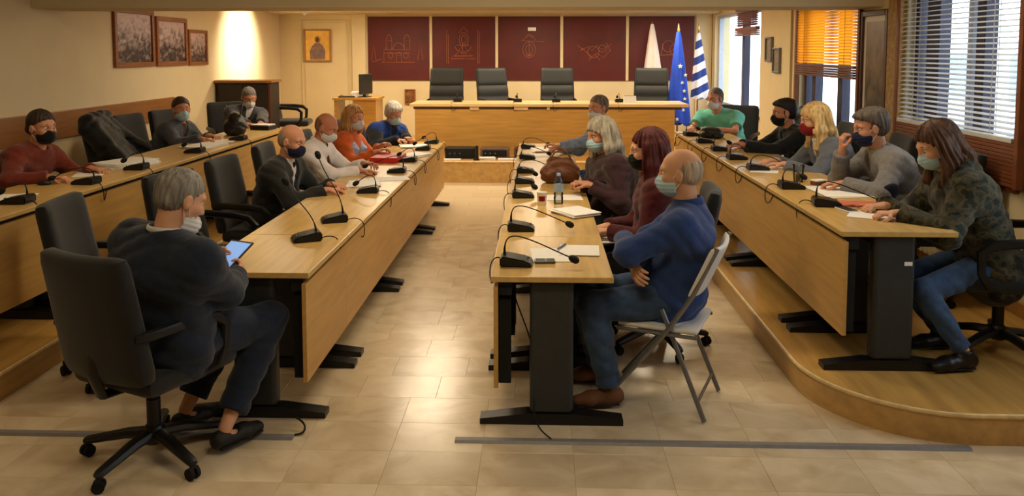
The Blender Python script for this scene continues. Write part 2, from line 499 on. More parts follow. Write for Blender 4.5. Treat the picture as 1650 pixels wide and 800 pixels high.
# wood rail on left wall
struct(MB().box((XL, -1.0, 0.965), (XL + .035, 9.95, 1.225), .005).build('trim_1', M_RAIL))
# flush door in back wall
dr = struct(MB().box((-4.15, YB - .012, 0), (-3.40, YB - .001, 2.30), .004).build('door_1', M_WALL))
MB().tube([(-3.36, YB - .008, 0), (-3.36, YB - .008, 2.34), (-4.2, YB - .008, 2.34), (-4.2, YB - .008, 0)], 0.012, 6).build('door_casing', M_WALL, dr)
MB().box((-3.52, YB - .06, 1.0), (-3.47, YB - .012, 1.02), .004).build('door_handle', M_GREYM, dr)

# ---------------------------------------------------------------- platforms
def platform(label, outline, nos, h, mtop, cat='platform', name='platform'):
    o = thing(name, label, cat)
    MB().prism(outline, 0.0, h - 0.022).build('riser', M_PLATF, o)
    MB().prism(outline, h - 0.022, h).build('deck', mtop, o)
    MB().tube([(p[0], p[1], h - 0.012) for p in nos], 0.0118, 8).build('nosing', M_NOSE, o, smooth=True)
    return o
pr = [(1.37, 10.88)] + [(1.37, 4.28)] + arc((2.02, 4.28), .65, 180, 270, 14)[1:] + [(XR - .001, 3.63)]
platform('oak platform with rounded corner under the window row of tables', pr + [(XR - .001, 10.88)], pr, PZ, M_PLAT)
pl = [(-2.77, 10.88), (-2.77, 3.6)] + arc((-3.42, 3.6), .65, 0, -90, 14)[1:] + [(XL + .001, 2.95)]
platform('oak platform under the wall row of tables on the picture side', pl + [(XL + .001, 10.88)], pl, PZ, M_PLAT)
dn = [(XL + .001, 10.90), (XR - .001, 10.90)]
platform('raised oak dais carrying the head table', dn + [(XR - .001, YB - .055), (XL + .001, YB - .055)], dn, DZ, wood('dais_deck', (0.78, 0.60, 0.33), 'X'), name='head_dais')

# ---------------------------------------------------------------- lamps of the room
M_LAMP = emit('lamp_diffuser', (1.0, 0.90, 0.72), 6.0)
def ceiling_lamp(x, y, z, w, d, power, label, col=(1.0, 0.84, 0.60), group='ceiling panel lamps'):
    o = thing('ceiling_lamp', label, 'lamp', (x, y, z), 0, group)
    MB().box((-w / 2 - .03, -d / 2 - .03, -.05), (w / 2 + .03, d / 2 + .03, 0), .006).build('housing', M_WHITEP, o)
    MB().box((-w / 2, -d / 2, -.056), (w / 2, d / 2, -.048), .002).build('diffuser', M_LAMP, o)
    li = bpy.data.lights.new('lamp_light', 'AREA'); li.shape = 'RECTANGLE'; li.size = w; li.size_y = d
    li.energy = power; li.color = col
    lo = bpy.data.objects.new('lamp_light', li); COL.objects.link(lo); lo.parent = o; lo.location = (0, 0, -.065)
    return o
for x, y, p in ((-2.9, 2.2, 3), (0.0, 2.2, 17), (-2.7, 5.2, 3), (-0.4, 5.2, 27), (1.7, 5.2, 13)):
    ceiling_lamp(x, y, ZF, 1.2, 0.3, p, 'long flush ceiling lamp in front of the beam', group='ceiling lamps in front of the beam')
for x, y, p in ((-3.2, 9.9, 13), (-1.35, 9.2, 26), (-1.35, 10.6, 26), (1.3, 9.9, 24), (-2.4, 12.5, 50), (0.0, 12.5, 50), (1.9, 12.5, 40)):
    ceiling_lamp(x, y, ZB, 0.6, 0.3, p, 'flush ceiling lamp behind the beam', group='ceiling lamps behind the beam')
sl_ = thing('spotlight', 'ceiling spotlight aimed at the cream wall above the dark cabinet', 'lamp', (-3.55, 12.3, ZB))
MB().lathe([(.05, -.02), (.05, 0)], n=16).tube([(0, 0, -.02), (0, 0, -.06)], .012, 8).build('mount', M_WHITEP, sl_)
MB().tube([(.05, 0, -.05), (-.02, 0, -.085), (-.07, 0, -.115)], [.035, .045, .05], 14).build('lamp_head', M_WHITEP, sl_, smooth=True)
sd_ = bpy.data.lights.new('spot_light', 'SPOT'); sd_.energy = 330; sd_.color = (1.0, .88, .66); sd_.spot_size = R(96); sd_.spot_blend = .9; sd_.shadow_soft_size = .04
so0 = bpy.data.objects.new('spot_light', sd_); COL.objects.link(so0); so0.parent = sl_; so0.location = (-.09, 0, -.125)
so0.rotation_euler = Vector((-1.0, 0, -.52)).to_track_quat('-Z', 'Y').to_euler()

# ---------------------------------------------------------------- wall dressing
def framed(name, label, cat, face, c, w, h, mprint, mframe, t=0.045, depth=0.035, mount=None, group=None):
    """face: 'X+' hangs on left wall looking +x, 'X-' on right wall, 'Y-' on back wall; c centre point on wall"""
    rz = {'X+': 0, 'X-': PI, 'Y-': -PI / 2}[face]
    o = thing(name, label, cat, (c[0], c[1], c[2] - h / 2), rz, group)
    b = MB()
    for s in (-1, 1): b.box((0, s * w / 2, 0), (depth, s * (w / 2 - t), h), .006)
    b.box((0, -w / 2 + t, 0), (depth, w / 2 - t, t), .006).box((0, -w / 2 + t, h - t), (depth, w / 2 - t, h), .006)
    b.build('frame', mframe, o)
    i = t
    if mount:
        MB().box((.004, -w / 2 + t * .6, t * .6), (.012, w / 2 - t * .6, h - t * .6)).build('mount', M_PAPER, o); i = t + mount
        MB().box((.012, -w / 2 + i, i), (.0145, w / 2 - i, h - i)).build('print', mprint, o)
    else:
        MB().box((.004, -w / 2 + t * .6, t * .6), (.014, w / 2 - t * .6, h - t * .6)).build('print', mprint, o)
    return o
PH = [photo_print('crowd_photo_%d' % i, (0.16, 0.11, 0.11), (0.78, 0.68, 0.66), s, (1, 1, 1.3), .55, (0, h)) for i, (s, h) in enumerate(((11, .64), (9, .60), (16, .47)))]
framed('framed_photograph', 'largest framed crowd photograph on the cream wall above the wooden rail', 'picture', 'X+', (XL, 9.03, 1.945), .90, .655, PH[0], M_FRAME, .055)
framed('framed_photograph', 'middle-sized framed crowd photograph hung between two others', 'picture', 'X+', (XL, 9.96, 1.915), .84, .60, PH[1], M_FRAME, .055)
framed('framed_photograph', 'smallest framed crowd photograph of the wall group', 'picture', 'X+', (XL, 10.72, 1.845), .60, .47, PH[2], M_FRAME, .045)
ic = framed('icon_painting', 'gilded icon painting of a robed figure on the cream back wall', 'picture', 'Y-', (-3.915, YB - .012, 1.893), .49, .58, mat('gilt_ground', (0.85, 0.66, 0.30), 0.35, 0.2, 6, metal=0.2), wood('icon_frame_wood', (0.60, 0.42, 0.2), 'Z'), .03)
fig = MB().sphere((.018, .0, .40), (.006, .058, .066)).build('halo', mat('halo_gold', (0.72, 0.55, 0.25), .4), ic, smooth=True)
MB().sphere((.022, .0, .395), (.006, .036, .046)).build('figure_head', mat('icon_brown', (0.38, 0.24, 0.15), .6), ic, smooth=True)
MB().prism([(-.13, .045), (.13, .045), (.135, .2), (.09, .29), (.04, .335), (-.04, .335), (-.10, .28), (-.14, .18)], .015, .021, 'X').build('figure_robe', mat('icon_robe', (0.52, 0.42, 0.40), .6, .35, 14), ic)
framed('icon_painting', 'small brown icon low on the back wall beside the head table', 'picture', 'Y-', (-2.285, YB, 0.99), .19, .27, photo_print('small_icon', (0.3, 0.16, 0.1), (0.65, 0.45, 0.25), 12, (1, 1, 1), .2, (0, .27)), M_FRAME, .022)
framed('framed_picture', 'tall dark framed picture between the two blinds', 'picture', 'X-', (XR, 7.32, 1.56), .58, 1.20, photo_print('tall_print', (0.2, 0.16, 0.12), (0.55, 0.47, 0.36), 7, (1, 1, .7), .6, (0, 1.2)), M_DFRAME, .05, mount=.05)
framed('framed_certificate', 'narrow framed certificate, higher of a pair on the window wall', 'picture', 'X-', (XR, 10.63, 1.82), .30, .32, photo_print('cert_a', (0.55, 0.5, 0.42), (0.85, 0.8, 0.7), 20), M_GREYM, .025)
framed('framed_certificate', 'narrow framed certificate, lower of a pair on the window wall', 'picture', 'X-', (XR, 10.28, 1.68), .30, .32, photo_print('cert_b', (0.55, 0.5, 0.42), (0.85, 0.8, 0.7), 24), M_GREYM, .025)

# burgundy panels with gold line engravings
PX = [(-3.02, -1.935), (-1.88, -0.775), (-0.72, 0.36), (0.42, 1.505), (1.56, 2.69)]
def line_art(lines, o, name='engraving', r=0.0056):
    b = MB()
    for l in lines:
        b.tube([(x, -.002, z) for x, z in l], r, 5, scale=(1, 1))
    return b.build(name, M_GOLDL, o)
def rect(x0, z0, x1, z1): return [(x0, z0), (x1, z0), (x1, z1), (x0, z1), (x0, z0)]
def el(cx, cz, rx, rz, a0=0, a1=360, n=16): return [(cx + rx * math.cos(R(a0 + (a1 - a0) * i / n)), cz + rz * math.sin(R(a0 + (a1 - a0) * i / n))) for i in range(n + 1)]
rg = random.Random(11)
ART = [
    [rect(-.26, .30, .20, .52), el(0, .52, .10, .12, 0, 180), rect(-.22, .52, -.12, .68), el(-.17, .68, .05, .10, 0, 180), rect(.10, .52, .20, .68), el(.15, .68, .05, .10, 0, 180),
     rect(-.04, .30, .05, .42), el(.005, .42, .045, .05, 0, 180), [(-.48, .33), (-.44, .62), (-.40, .33)], [(.34, .34), (.38, .70), (.43, .34)], [(-.30, .30), (.28, .30)], el(-.14, .42, .04, .05), el(.13, .42, .04, .05),
     [(-.47, .30), (-.30, .36)], [(-.26, .46), (.20, .46)]],
    [[(-.16, .40), (0, .62), (.14, .40), (-.16, .40)], el(0, .70, .08, .12), el(0, .70, .04, .07), [(-.08, .82), (0, .92), (.08, .82)], [(-.22, .36), (.20, .36), (.16, .42), (-.18, .42), (-.22, .36)], el(-.01, .58, .14, .10, 180, 360),
     [(-.30, .28), (-.30, .84), (-.27, .86)], [(-.27, .28), (-.27, .80)], [(.24, .28), (.25, .86), (.28, .82), (.27, .28)], [(-.06, .46), (.06, .46)], [(-.02, .50), (-.02, .64)], [(-.12, .6), (.1, .6)]],
    [el(0, .52, .11, .14), el(0, .52, .06, .09), [(-.14, .68), (.26, .66)], [(-.12, .68), (-.05, .76), (.06, .76), (.12, .68)], el(0, .72, .05, .07, 0, 180), [(0, .38), (0, .66)], [(-.06, .42), (.06, .42)]],
    [[(-.25, .5), (-.1, .58), (-.05, .50), (.05, .60), (.12, .52), (.3, .62)], [(-.22, .55), (-.05, .40), (.04, .46), (.16, .38), (.28, .52)], el(-.02, .48, .10, .10), [(-.3, .60), (-.2, .52)], el(.14, .54, .07, .06), [(-.1, .34), (0, .44), (.1, .34)], [(.2, .64), (.28, .5)]],
    [el(.12, .58, .10, .10), [(-.1, .42), (.28, .44)], [(0, .44), (.02, .62)], el(.2, .52, .05, .08)],
]
LN = ['church with two towers', 'monument between two columns', 'round emblem', 'group of riders', 'faint circles behind the flags']
for i, (a, b) in enumerate(PX):
    o = thing('wall_panel', 'burgundy wall panel engraved with a gold ' + LN[i] if i != 4 else 'burgundy wall panel behind the white flag and blue flag', 'panel', ((a + b) / 2, YB, 1.28), 0, 'burgundy panels behind the head table')
    w = b - a
    MB().box((-w / 2, -.03, 0), (w / 2, 0, 1.12), .004).build('board', M_BURG, o)
    e = line_art(ART[i], o); e.location = (0, -.03, 0.02)
    if i == 2:
        MB().box((-.02, -.034, .87), (.12, -.030, .93)).build('plaque', M_PAPER, o)
for i in range(4):
    x = (PX[i][1] + PX[i + 1][0]) / 2
    struct(MB().box((x - .025, YB - .025, 1.28), (x + .025, YB, 2.42), .003).build('trim_%d' % (i + 2), M_WALL))

# ---------------------------------------------------------------- conference tables
def table(label, group, x0, x1, y0, y1, zf, pside, feet=(0, 0), name='conference_table', mt=None):
    w = x1 - x0; L = y1 - y0
    o = thing(name, label, 'table', ((x0 + x1) / 2, (y0 + y1) / 2, zf), 0, group)
    h = 0.74
    MB().box((-w / 2, -L / 2 + .001, h - .028), (w / 2, L / 2 - .001, h), .004).build('tabletop', mt or M_OAK, o)
    s = pside
    MB().box((s * (w / 2 - .035), -L / 2 + .0006, .20), (s * (w / 2 - .015), L / 2 - .0006, .685)).build('modesty_panel', M_OAKP, o)
    MB().box((s * (w / 2 - .10), -L / 2 + .03, .64), (s * (w / 2 - .036), L / 2 - .03, h - .030), .004).build('cable_tray', M_BLACKM, o)
    MB().box((-.05, -L / 2 + .1, .62), (.05, L / 2 - .1, h - .028), .006).build('under_beam', M_BLACKM, o)
    for e in (-1, 1):
        yy = e * (L / 2 - .085)
        lg = MB().box((-.105, yy - .04, .055), (.105, yy + .04, h - .029), .022, 3).build('leg', M_SLATE, o)
        MB().prism([(-.345, 0), (.345, 0), (.345, .028), (.12, .055), (-.12, .055), (-.345, .028)], yy - .04, yy + .04, 'Y').build('foot', M_BLACK, o)
        MB().box((s * (w / 2 - .095), yy - .03, .20), (s * (w / 2 - .036), yy + .03, .62), .004).build('bracket', M_BLACKM, o)
    return o
LMX = (-1.68, -1.10); RMX = (-.228, .352); ROX = (1.53, 2.11); LOX = (-3.54, -2.96)
GL = 'oak tables of the row with the man in white shirt'
GR = 'oak tables of the row with the man in blue shirt'
table('short oak table unit next to the man holding a tablet', GL, *LMX, 3.75, 4.55, 0, 1)
table('oak table unit in front of the man in black suit', GL, *LMX, 4.55, 6.0, 0, 1)
table('oak table unit in front of the man in white shirt', GL, *LMX, 6.0, 7.9, 0, 1)
table('oak table unit holding the red folder', GL, *LMX, 7.9, 9.35, 0, 1)
table('short oak table unit in front of the bald man in blue shirt', GR, *RMX, 3.72, 4.55, 0, -1)
table('oak table unit in front of the red-haired woman', GR, *RMX, 4.55, 6.0, 0, -1)
table('oak table unit holding the brown bag', GR, *RMX, 6.0, 7.7, 0, -1)
table('oak table unit in front of the man in denim and dark vest', GR, *RMX, 7.7, 9.2, 0, -1)
GW = 'oak tables on the window platform'
table('short oak table unit on platform beside the woman in camouflage jacket', GW, *ROX, 4.07, 4.80, PZ, -1)
table('oak table unit on platform in front of the man in grey blazer', GW, *ROX, 4.80, 6.25, PZ, -1)
table('oak table unit on platform in front of the man in dark suit', GW, *ROX, 6.25, 7.75, PZ, -1)
table('oak table unit on platform in front of the man in green polo', GW, *ROX, 7.75, 9.15, PZ, -1)
GP = 'oak tables on the wall platform'
table('oak table unit on wall platform reaching past the blank paper', GP, *LOX, 3.45, 4.88, PZ, 1)
table('oak table unit on wall platform in front of the woman in maroon sweater', GP, *LOX, 4.88, 6.35, PZ, 1)
table('oak table unit on wall platform below the dark coat', GP, *LOX, 6.35, 7.85, PZ, 1)
table('oak table unit on wall platform nearest the dark cabinet', GP, *LOX, 7.85, 9.40, PZ, 1)

# sticker on the window-row leg
tag(MB().box((1.865, 4.1105, .705), (1.905, 4.1135, .725)).build('sticker', M_PAPER), 'small white sticker on the charcoal leg of the platform table', 'sticker')

# head table on the dais
ht = thing('head_table', 'long oak head table with lamp light painted into its pale top on the dais', 'table', (.13, 11.5, DZ))
M_HTOP = wood('lit_head_top', (0.86, 0.74, 0.52), 'X', rough=.3, var=.08)  # paler than the other oak: lamp light on the top painted into its colour
MB().box((-1.99, 0, .70), (1.99, .75, .745), .006).build('tabletop', M_HTOP, ht)
MB().box((-1.92, .03, .0), (1.80, .055, .665), .003).build('front_panel', M_OAKX, ht)
MB().box((-1.94, .025, .665), (1.9, .08, .70), .002).build('dark_rail', mat('dark_oak', (.32, .2, .09), .5), ht)  # dark oak strip directly under the tabletop
for s in (-1.9, 1.74):
    MB().box((s, .06, 0), (s + .04, .72, .70), .003).build('side_panel', M_OAKX, ht)

# ---------------------------------------------------------------- office chairs
def pad(w, h, t, rad, curve=0.0, cuts=9, taper=0.0, seams=(), seamd=.022):
    """upholstered pad: thickness along x, width y, height z from 0"""
    bm = bmesh.new()
    bmesh.ops.create_cube(bm, size=2.0)
    bmesh.ops.subdivide_edges(bm, edges=list(bm.edges), cuts=cuts, use_grid_fill=True)
    hx, hy, hz = t / 2, w / 2, h / 2
    for v in bm.verts:
        p = Vector((v.co.x * hx, v.co.y * hy, v.co.z * hz))
        rr = [min(rad, hx * .98), min(rad, hy), min(rad, hz)]
        q = Vector([max(-(a - r_), min(a - r_, c)) for c, a, r_ in zip(p, (hx, hy, hz), rr)])
        d = p - q
        e = Vector([d[i] / rr[i] for i in range(3)])
        if e.length > 1e-6:
            mx = max(abs(x) for x in e)
            e = e.normalized() * mx
            p = q + Vector([e[i] * rr[i] for i in range(3)])
        y = p.y * (1 - taper * (p.z / h + .5))
        x = p.x + curve * (y / hy) ** 2
        if p.x > 0:
            for zz in seams: x -= seamd * math.exp(-((p.z + hz - zz) / .024) ** 2)
        v.co = (x, y, p.z + hz)
    m = MB(); m.bm.free(); m.bm = bm
    return m
def make_chair(name, label, leather, back_h=.56, back_w=.51, back_z=.44, arms=True, seams=(), hi=.47, cuts=9):
    o = thing(name, label, 'chair')
    b = MB()
    for k in range(5):
        a = R(72 * k + 42); c, s = math.cos(a), math.sin(a)
        b.tube([(.03 * c, .03 * s, .115), (.12 * c, .12 * s, .11), (.30 * c, .30 * s, .075), (.315 * c, .315 * s, .07)], [.034, .031, .024, .018], 8, scale=(1, .75))
    b.lathe([(.045, .075), (.052, .09), (.052, .12), (.036, .15)], n=16)
    b.build('star_base', M_BLACK, o, smooth=True)
    cm = MB()
    cm.tube([(0, -.022, .027), (0, -.006, .027)], .026, 12).tube([(0, .006, .027), (0, .022, .027)], .026, 12).tube([(0, 0, .03), (0, 0, .075)], .008, 6).tube([(-.006, -.02, .042), (0.0, 0, .054), (-.006, .02, .042)], .012, 6)
    c0 = cm.build('caster', M_BLACKM, o, smooth=True)
    for k in range(5):
        a = R(72 * k + 42)
        q = c0 if k == 0 else c0.copy()
        if k: COL.objects.link(q); q.parent = o
        q.location = (.305 * math.cos(a), .305 * math.sin(a), 0); q.rotation_euler = (0, 0, a + 1.1 * k)
    MB().lathe([(.030, .14), (.030, .27), (.018, .27), (.018, hi - .10)], n=14).box((-.12, -.07, hi - .115), (.12, .07, hi - .085), .008).build('gas_column', M_BLACK, o, smooth=True)
    p = pad(.49, .49, .095, .04, 0, cuts)
    p.xf(Matrix.Translation((-.215, 0, hi - .045)) @ Matrix.Rotation(R(90), 4, 'Y') @ Matrix.Scale(-1, 4, (1, 0, 0)))
    p.build('seat', leather, o, smooth=True)
    p = pad(back_w, back_h, .085, .04, .035, cuts, .06, seams)
    p.xf(Matrix.Translation((-.235, 0, back_z)) @ Matrix.Rotation(R(-11), 4, 'Y'))
    p.build('backrest', leather, o, smooth=True)
    MB().tube([(-.10, 0, hi - .10), (-.25, 0, hi - .09), (-.29, 0, hi + .02), (-.285, 0, back_z + .16)], .028, 8, scale=(1.3, .6)).build('back_bracket', M_BLACK, o, smooth=True)
    if arms:
        for s in (-1, 1):
            y = s * .265
            MB().tube([(-.27, y * .90, back_z + .22), (-.22, y, back_z + .225), (0.0, y, back_z + .22), (.12, y, back_z + .205), (.175, y, back_z + .16), (.17, y, back_z + .05), (.13, y, hi - .05), (.06, y * .8, hi - .085)], [.016, .022, .024, .024, .022, .019, .017, .015], 8, scale=(.8, 1.1)).build('armrest', M_BLACK, o, smooth=True)
    register(o)
    return o
chair_proto = make_chair('office_chair', 'black office chair with loop arms under the man holding a tablet', M_FABBLK)
chair_used = [False]
def chair(x, y, z, ang, label, group=None):
    o = chair_proto if not chair_used[0] else copy_tree(chair_proto)
    chair_used[0] = True
    o.location = (x, y, z); o.rotation_euler = (0, 0, R(ang)); o['label'] = label
    if group: o['group'] = group
    elif 'group' in o: del o['group']
    return o
exec_proto = make_chair('executive_chair', 'x', M_LEATHERG, .74, .56, .50, True, (.27, .44), cuts=22)
exec_used = [False]
def echair(x, y, z, ang, label, group=None):
    o = exec_proto if not exec_used[0] else copy_tree(exec_proto)
    exec_used[0] = True
    o.location = (x, y, z); o.rotation_euler = (0, 0, R(ang)); o['label'] = label
    if group: o['group'] = group
    return o
G = 'executive chairs behind the head table'
echair(-1.48, 12.55, DZ, -90, 'grey executive chair behind head table, in front of the church panel edge', G)
echair(-.62, 12.65, DZ, -62, 'grey executive chair turned sideways behind the head table', G)
echair(.31, 12.75, DZ - .001, -86, 'lower grey executive chair behind head table, below the round emblem panel edge', G)
echair(1.75, 12.62, DZ, -96, 'grey executive chair behind head table in front of the white flag', G)
# empty chairs
chair(-3.72, 12.0, DZ, 8, 'black office chair standing empty on the dais beside the dark cabinet')
chair(-2.33, 4.35, 0, 8, 'empty black office chair close behind the man holding a tablet')
chair(-2.18, 5.20, 0, -14, 'empty black office chair between the suited man and the tablet man')
chair(-3.86, 7.42, PZ, 10, 'black office chair on platform with a dark coat over it')
chair(-3.93, 8.85, PZ, -18, 'empty black office chair beside the person in grey-blue jacket')
chair(2.58, 8.45, PZ, 195, 'empty black office chair between the green polo and the dark suit')

# white folding chair
fc = thing('folding_chair', 'white plastic folding chair with grey tube legs under the man in blue shirt', 'chair', (.655, 4.09, 0), R(158))
sb = pad(.40, .40, .028, .013, 0, 7); sb.xf(Matrix.Translation((-.20, 0, .435)) @ Matrix.Rotation(R(90), 4, 'Y') @ Matrix.Scale(-1, 4, (1, 0, 0)))
sb.build('seat', M_WHITEP, fc, smooth=True)
bk = pad(.42, .27, .028, .013, .03, 9); bk.xf(Matrix.Translation((-.185, 0, .60)) @ Matrix.Rotation(R(-24), 4, 'Y'))
bk.build('backrest', M_WHITEP, fc, smooth=True)
for s in (-1, 1):
    MB().tube([(-.285, s * .19, .86), (-.175, s * .203, .62), (-.06, s * .215, .44), (.285, s * .222, .006)], .0125, 8).build('front_leg', M_GREYM, fc, smooth=True)
    MB().tube([(-.02, s * .185, .53), (-.06, s * .19, .44), (-.24, s * .20, .006)], .0125, 8).build('rear_leg', M_GREYM, fc, smooth=True)
    MB().tube([(.20, s * .207, .415), (-.20, s * .207, .415)], .010, 8).build('seat_rail', M_GREYM, fc, smooth=True)
MB().tube([(.21, -.217, .09), (.21, .217, .09)], .008, 8).build('stretcher', M_GREYM, fc, smooth=True)
MB().tube([(-.205, -.195, .09), (-.205, .195, .09)], .008, 8).build('stretcher', M_GREYM, fc, smooth=True)

# cable covers on floor
tag(MB().prism([(3.570, 0), (3.622, 0), (3.611, .011), (3.581, .011)], -.385, 1.955, 'X').build('cable_cover', M_STRIP), 'long grey cable cover strip on floor in front of the folding chair', 'cable cover')
tag(MB().prism([(3.570, 0), (3.622, 0), (3.611, .011), (3.581, .011)], -2.75, -1.14, 'X').build('cable_cover', M_STRIP), 'grey cable cover strip on floor under the black office chair', 'cable cover')
tag(MB().tube(bez((-1.14, 3.615, .006), (-1.08, 3.61, .01), (-1.09, 3.68, .03), (-1.16, 3.70, .05)), .005, 6).build('floor_cable', M_BLACKM), 'thin black cable end looping from the cable cover', 'cable')
tag(MB().tube(bez((-.02, 3.70, .16), (-.03, 3.66, .03), (.03, 3.66, .012), (.06, 3.60, .012)), .004, 6).build('floor_cable', M_BLACKM), 'thin black cable crossing the table foot to the cable cover', 'cable')
tag(MB().tube(bez((-.14, 3.95, .66), (-.12, 3.92, .55), (-.06, 3.93, .45), (-.03, 3.96, .30)), .004, 6).build('hanging_cable', M_BLACKM), 'thin black cable hanging under the short table of the blue-shirt man', 'cable')

# ---------------------------------------------------------------- microphones
MICGRP = {}
def make_mic(label, group, x, y, z, ang, neck, edge=.10):
    """conference microphone: local +x points to the speaker; edge = distance behind the base to the table edge"""
    o = thing('gooseneck_microphone', label, 'microphone', (x, y, z), R(ang), group)
    b = MB()
    poly = [(-.075, 0), (.085, 0), (.085, .018), (.05, .034), (-.05, .052), (-.075, .048)]
    b.prism(poly, -.062, .062, 'Y')
    bmesh.ops.bevel(b.bm, geom=list(b.bm.edges), offset=.007, segments=2, affect='EDGES')
    base = b.build('base', M_BLACK, o, smooth=True)
    g = MB().box((.0, -.04, .044), (.045, .04, .0455), .001)
    g.xf(Matrix.Translation((0, 0, -.003)) @ Matrix.Rotation(R(9), 4, 'Y')); g.build('speaker_grille', M_SLATE, base)
    MB().tube([(.062, .015, .033), (.062, .035, .033)], .005, 6).build('button', M_GREYM, base)
    if neck == 'droop':
        P = bez((-.055, .0, .045), (-.065, 0, .20), (.02, -.01, .155), (.27, -.05, .055), 12); dr_ = (.9, -.15, -.4)
    elif neck == 'tall':
        P = bez((-.05, .0, .045), (-.045, 0, .18), (.04, .0, .25), (.09, .0, .40), 12); dr_ = (.3, 0, .9)
    elif neck == 'tall2':
        P = bez((-.05, .0, .045), (-.045, 0, .15), (.06, .0, .22), (.10, .0, .32), 12); dr_ = (.5, 0, .8)
    elif neck == 'short':
        P = bez((-.055, .0, .045), (-.06, 0, .15), (.0, .0, .15), (.07, .02, .085), 12); dr_ = (.8, 0, -.5)
    else:
        P = bez((-.055, .0, .045), (-.06, .0, .13), (.06, .02, .14), (.20, .05, .05), 12); dr_ = (.9, .1, -.3)
    MB().tube(P, [.008, .006] + [.0035] * (len(P) - 2), 7).build('gooseneck', M_BLACK, o, smooth=True)
    e = Vector(P[-1]); d = Vector(dr_).normalized()
    MB().tube([e - d * .005, e + d * .005, e + d * .018, e + d * .038, e + d * .048], [.008, .015, .019, .017, .007], 10).build('foam_tip', M_BLACKM, o, smooth=True)
    q = edge + .075
    cb = bez((-.072, .03, .012), (-q * .75, .05, .03), (-q - .03, .06, .03), (-q - .03, .05, -.05), 8) + bez((-q - .03, .05, -.05), (-q - .03, .05, -.12), (-q - .01, .02, -.13), (-q + .0, -.03, -.045), 6)[1:]
    MB().tube(cb, .0032, 6).build('cable', M_BLACKM, o, smooth=True)
    return o
gl, gr, gw, gp = 'microphones on the row of the man in white shirt', 'microphones on the row of the man in blue shirt', 'microphones on the window platform row', 'microphones on the wall platform row'
NL = 'black gooseneck microphone '
for x, y, a, nk, l in ((-1.30, 4.42, 205, 'tall2', 'standing upright on the short table end by the tablet'), (-1.27, 4.92, 200, 'tall', 'with tallest neck, in front of the suited man'), (-1.28, 5.95, 185, 'short', 'bent low beside the papers of the suited man'),
                      (-1.24, 6.95, 180, 'droop', 'drooping towards the man in white shirt'), (-1.25, 7.65, 178, 'short', 'beside the red folder and white sheets'), (-1.24, 8.55, 180, 'short', 'in front of the orange top woman'), (-1.23, 9.15, 178, 'short', 'at the table end by the blue jacket')):
    make_mic(NL + l, gl, x, y, .74, a, nk, edge=.07)
for x, y, a, nk, l in ((-.115, 3.94, -3, 'droop', 'beside the grey phone and white sheets'), (-.11, 4.72, 0, 'droop', 'in front of the red-haired woman'), (-.12, 5.79, 3, 'short', 'beside the paper cup'), (-.12, 6.42, 2, 'short', 'next to the brown bag'), (-.12, 6.98, 2, 'side', 'just past the brown bag'),
                      (-.12, 7.9, 0, 'side', 'before the denim-sleeved man'), (-.12, 8.75, -4, 'side', 'at the far end by the white sheets')):
    make_mic(NL + l, gr, x, y, .74, a, nk, edge=.03)
for x, y, a, nk, l in ((1.69, 4.76, -8, 'droop', 'by the phone and red sheets of the camouflage woman'), (1.67, 5.36, 0, 'short', 'before the grey blazer beside the jar'), (1.67, 6.18, 0, 'side', 'before the blond woman'), (1.66, 6.80, 4, 'short', 'next after the one before the blond woman'),
                      (1.65, 7.38, 0, 'short', 'before the dark suit'), (1.64, 8.02, 0, 'short', 'between the dark suit and green polo'), (1.63, 8.68, 10, 'short', 'beside the dark bag of the green polo man')):
    make_mic(NL + l, gw, x, y, .74 + PZ, a, nk, edge=.05)
for x, y, a, nk, l in ((-3.12, 4.68, 182, 'short', 'beside the blank paper on wall platform'), (-3.10, 5.38, 175, 'side', 'in front of the maroon sweater'), (-3.09, 6.05, 180, 'short', 'by the stack of notebooks'), (-3.08, 7.08, 180, 'short', 'before the grey-blue jacket'), (-3.07, 8.10, 178, 'short', 'near the black handbag')):
    make_mic(NL + l, gp, x, y, .74 + PZ, a, nk, edge=.05)
for x, l in ((-1.21, 'before the church panel chair'), (-.32, 'beside the sideways chair'), (.25, 'before the lower chair'), (1.18, 'before the white flag chair')):
    make_mic('black microphone on the pale head table ' + l, 'microphones on the head table', x, 11.95, DZ + .745, 90, 'short', edge=.35)

# ---------------------------------------------------------------- papers and small things
def papers(name, label, cat, x, y, z, w, d, ang, m=None, h=.003, n=1, group=None):
    if n == 1:
        o = MB().box((-w / 2, -d / 2, 0), (w / 2, d / 2, h), min(.002, h * .3), 1).build(name, m or M_PAPER)
        o.location = (x, y, z + .0006); o.rotation_euler = (0, 0, R(ang))
        return tag(o, label, cat, group)
    o = thing(name, label, cat, (x, y, z + .0006), R(ang), group)
    for k in range(n):
        q = MB().box((-w / 2, -d / 2, 0), (w / 2, d / 2, h * .9), .0008, 1).build('sheet', m or M_PAPER, o)
        q.location = (rng.uniform(-.012, .012), rng.uniform(-.012, .012), k * h); q.rotation_euler = (0, 0, R(rng.uniform(-5, 5)))
    return o
T, TP = .74, .74 + PZ
P_ = 'paper'
papers('paper_sheet', 'white sheet under the pen in front of the blue-shirt man', P_, .065, 4.13, T, .21, .28, 4)
papers('paper_sheet', 'white sheet nearest the lap of the blue-shirt man', P_, .215, 4.22, T + .003, .21, .22, -3)
o = MB().tube([(0, -.065, .006), (0, .05, .006), (0, .068, .005)], [.005, .005, .001], 8).build('pen', mat('blue_pen', (.30, .40, .55), .3)); o.location = (.125, 4.27, T + .008); o.rotation_euler = (0, 0, R(-22)); tag(o, 'thin blue pen lying on the white sheets', 'pen')
ph = thing('mobile_phone', 'grey flip phone beside the microphone and white sheet', 'phone', (.03, 3.985, T), R(3))
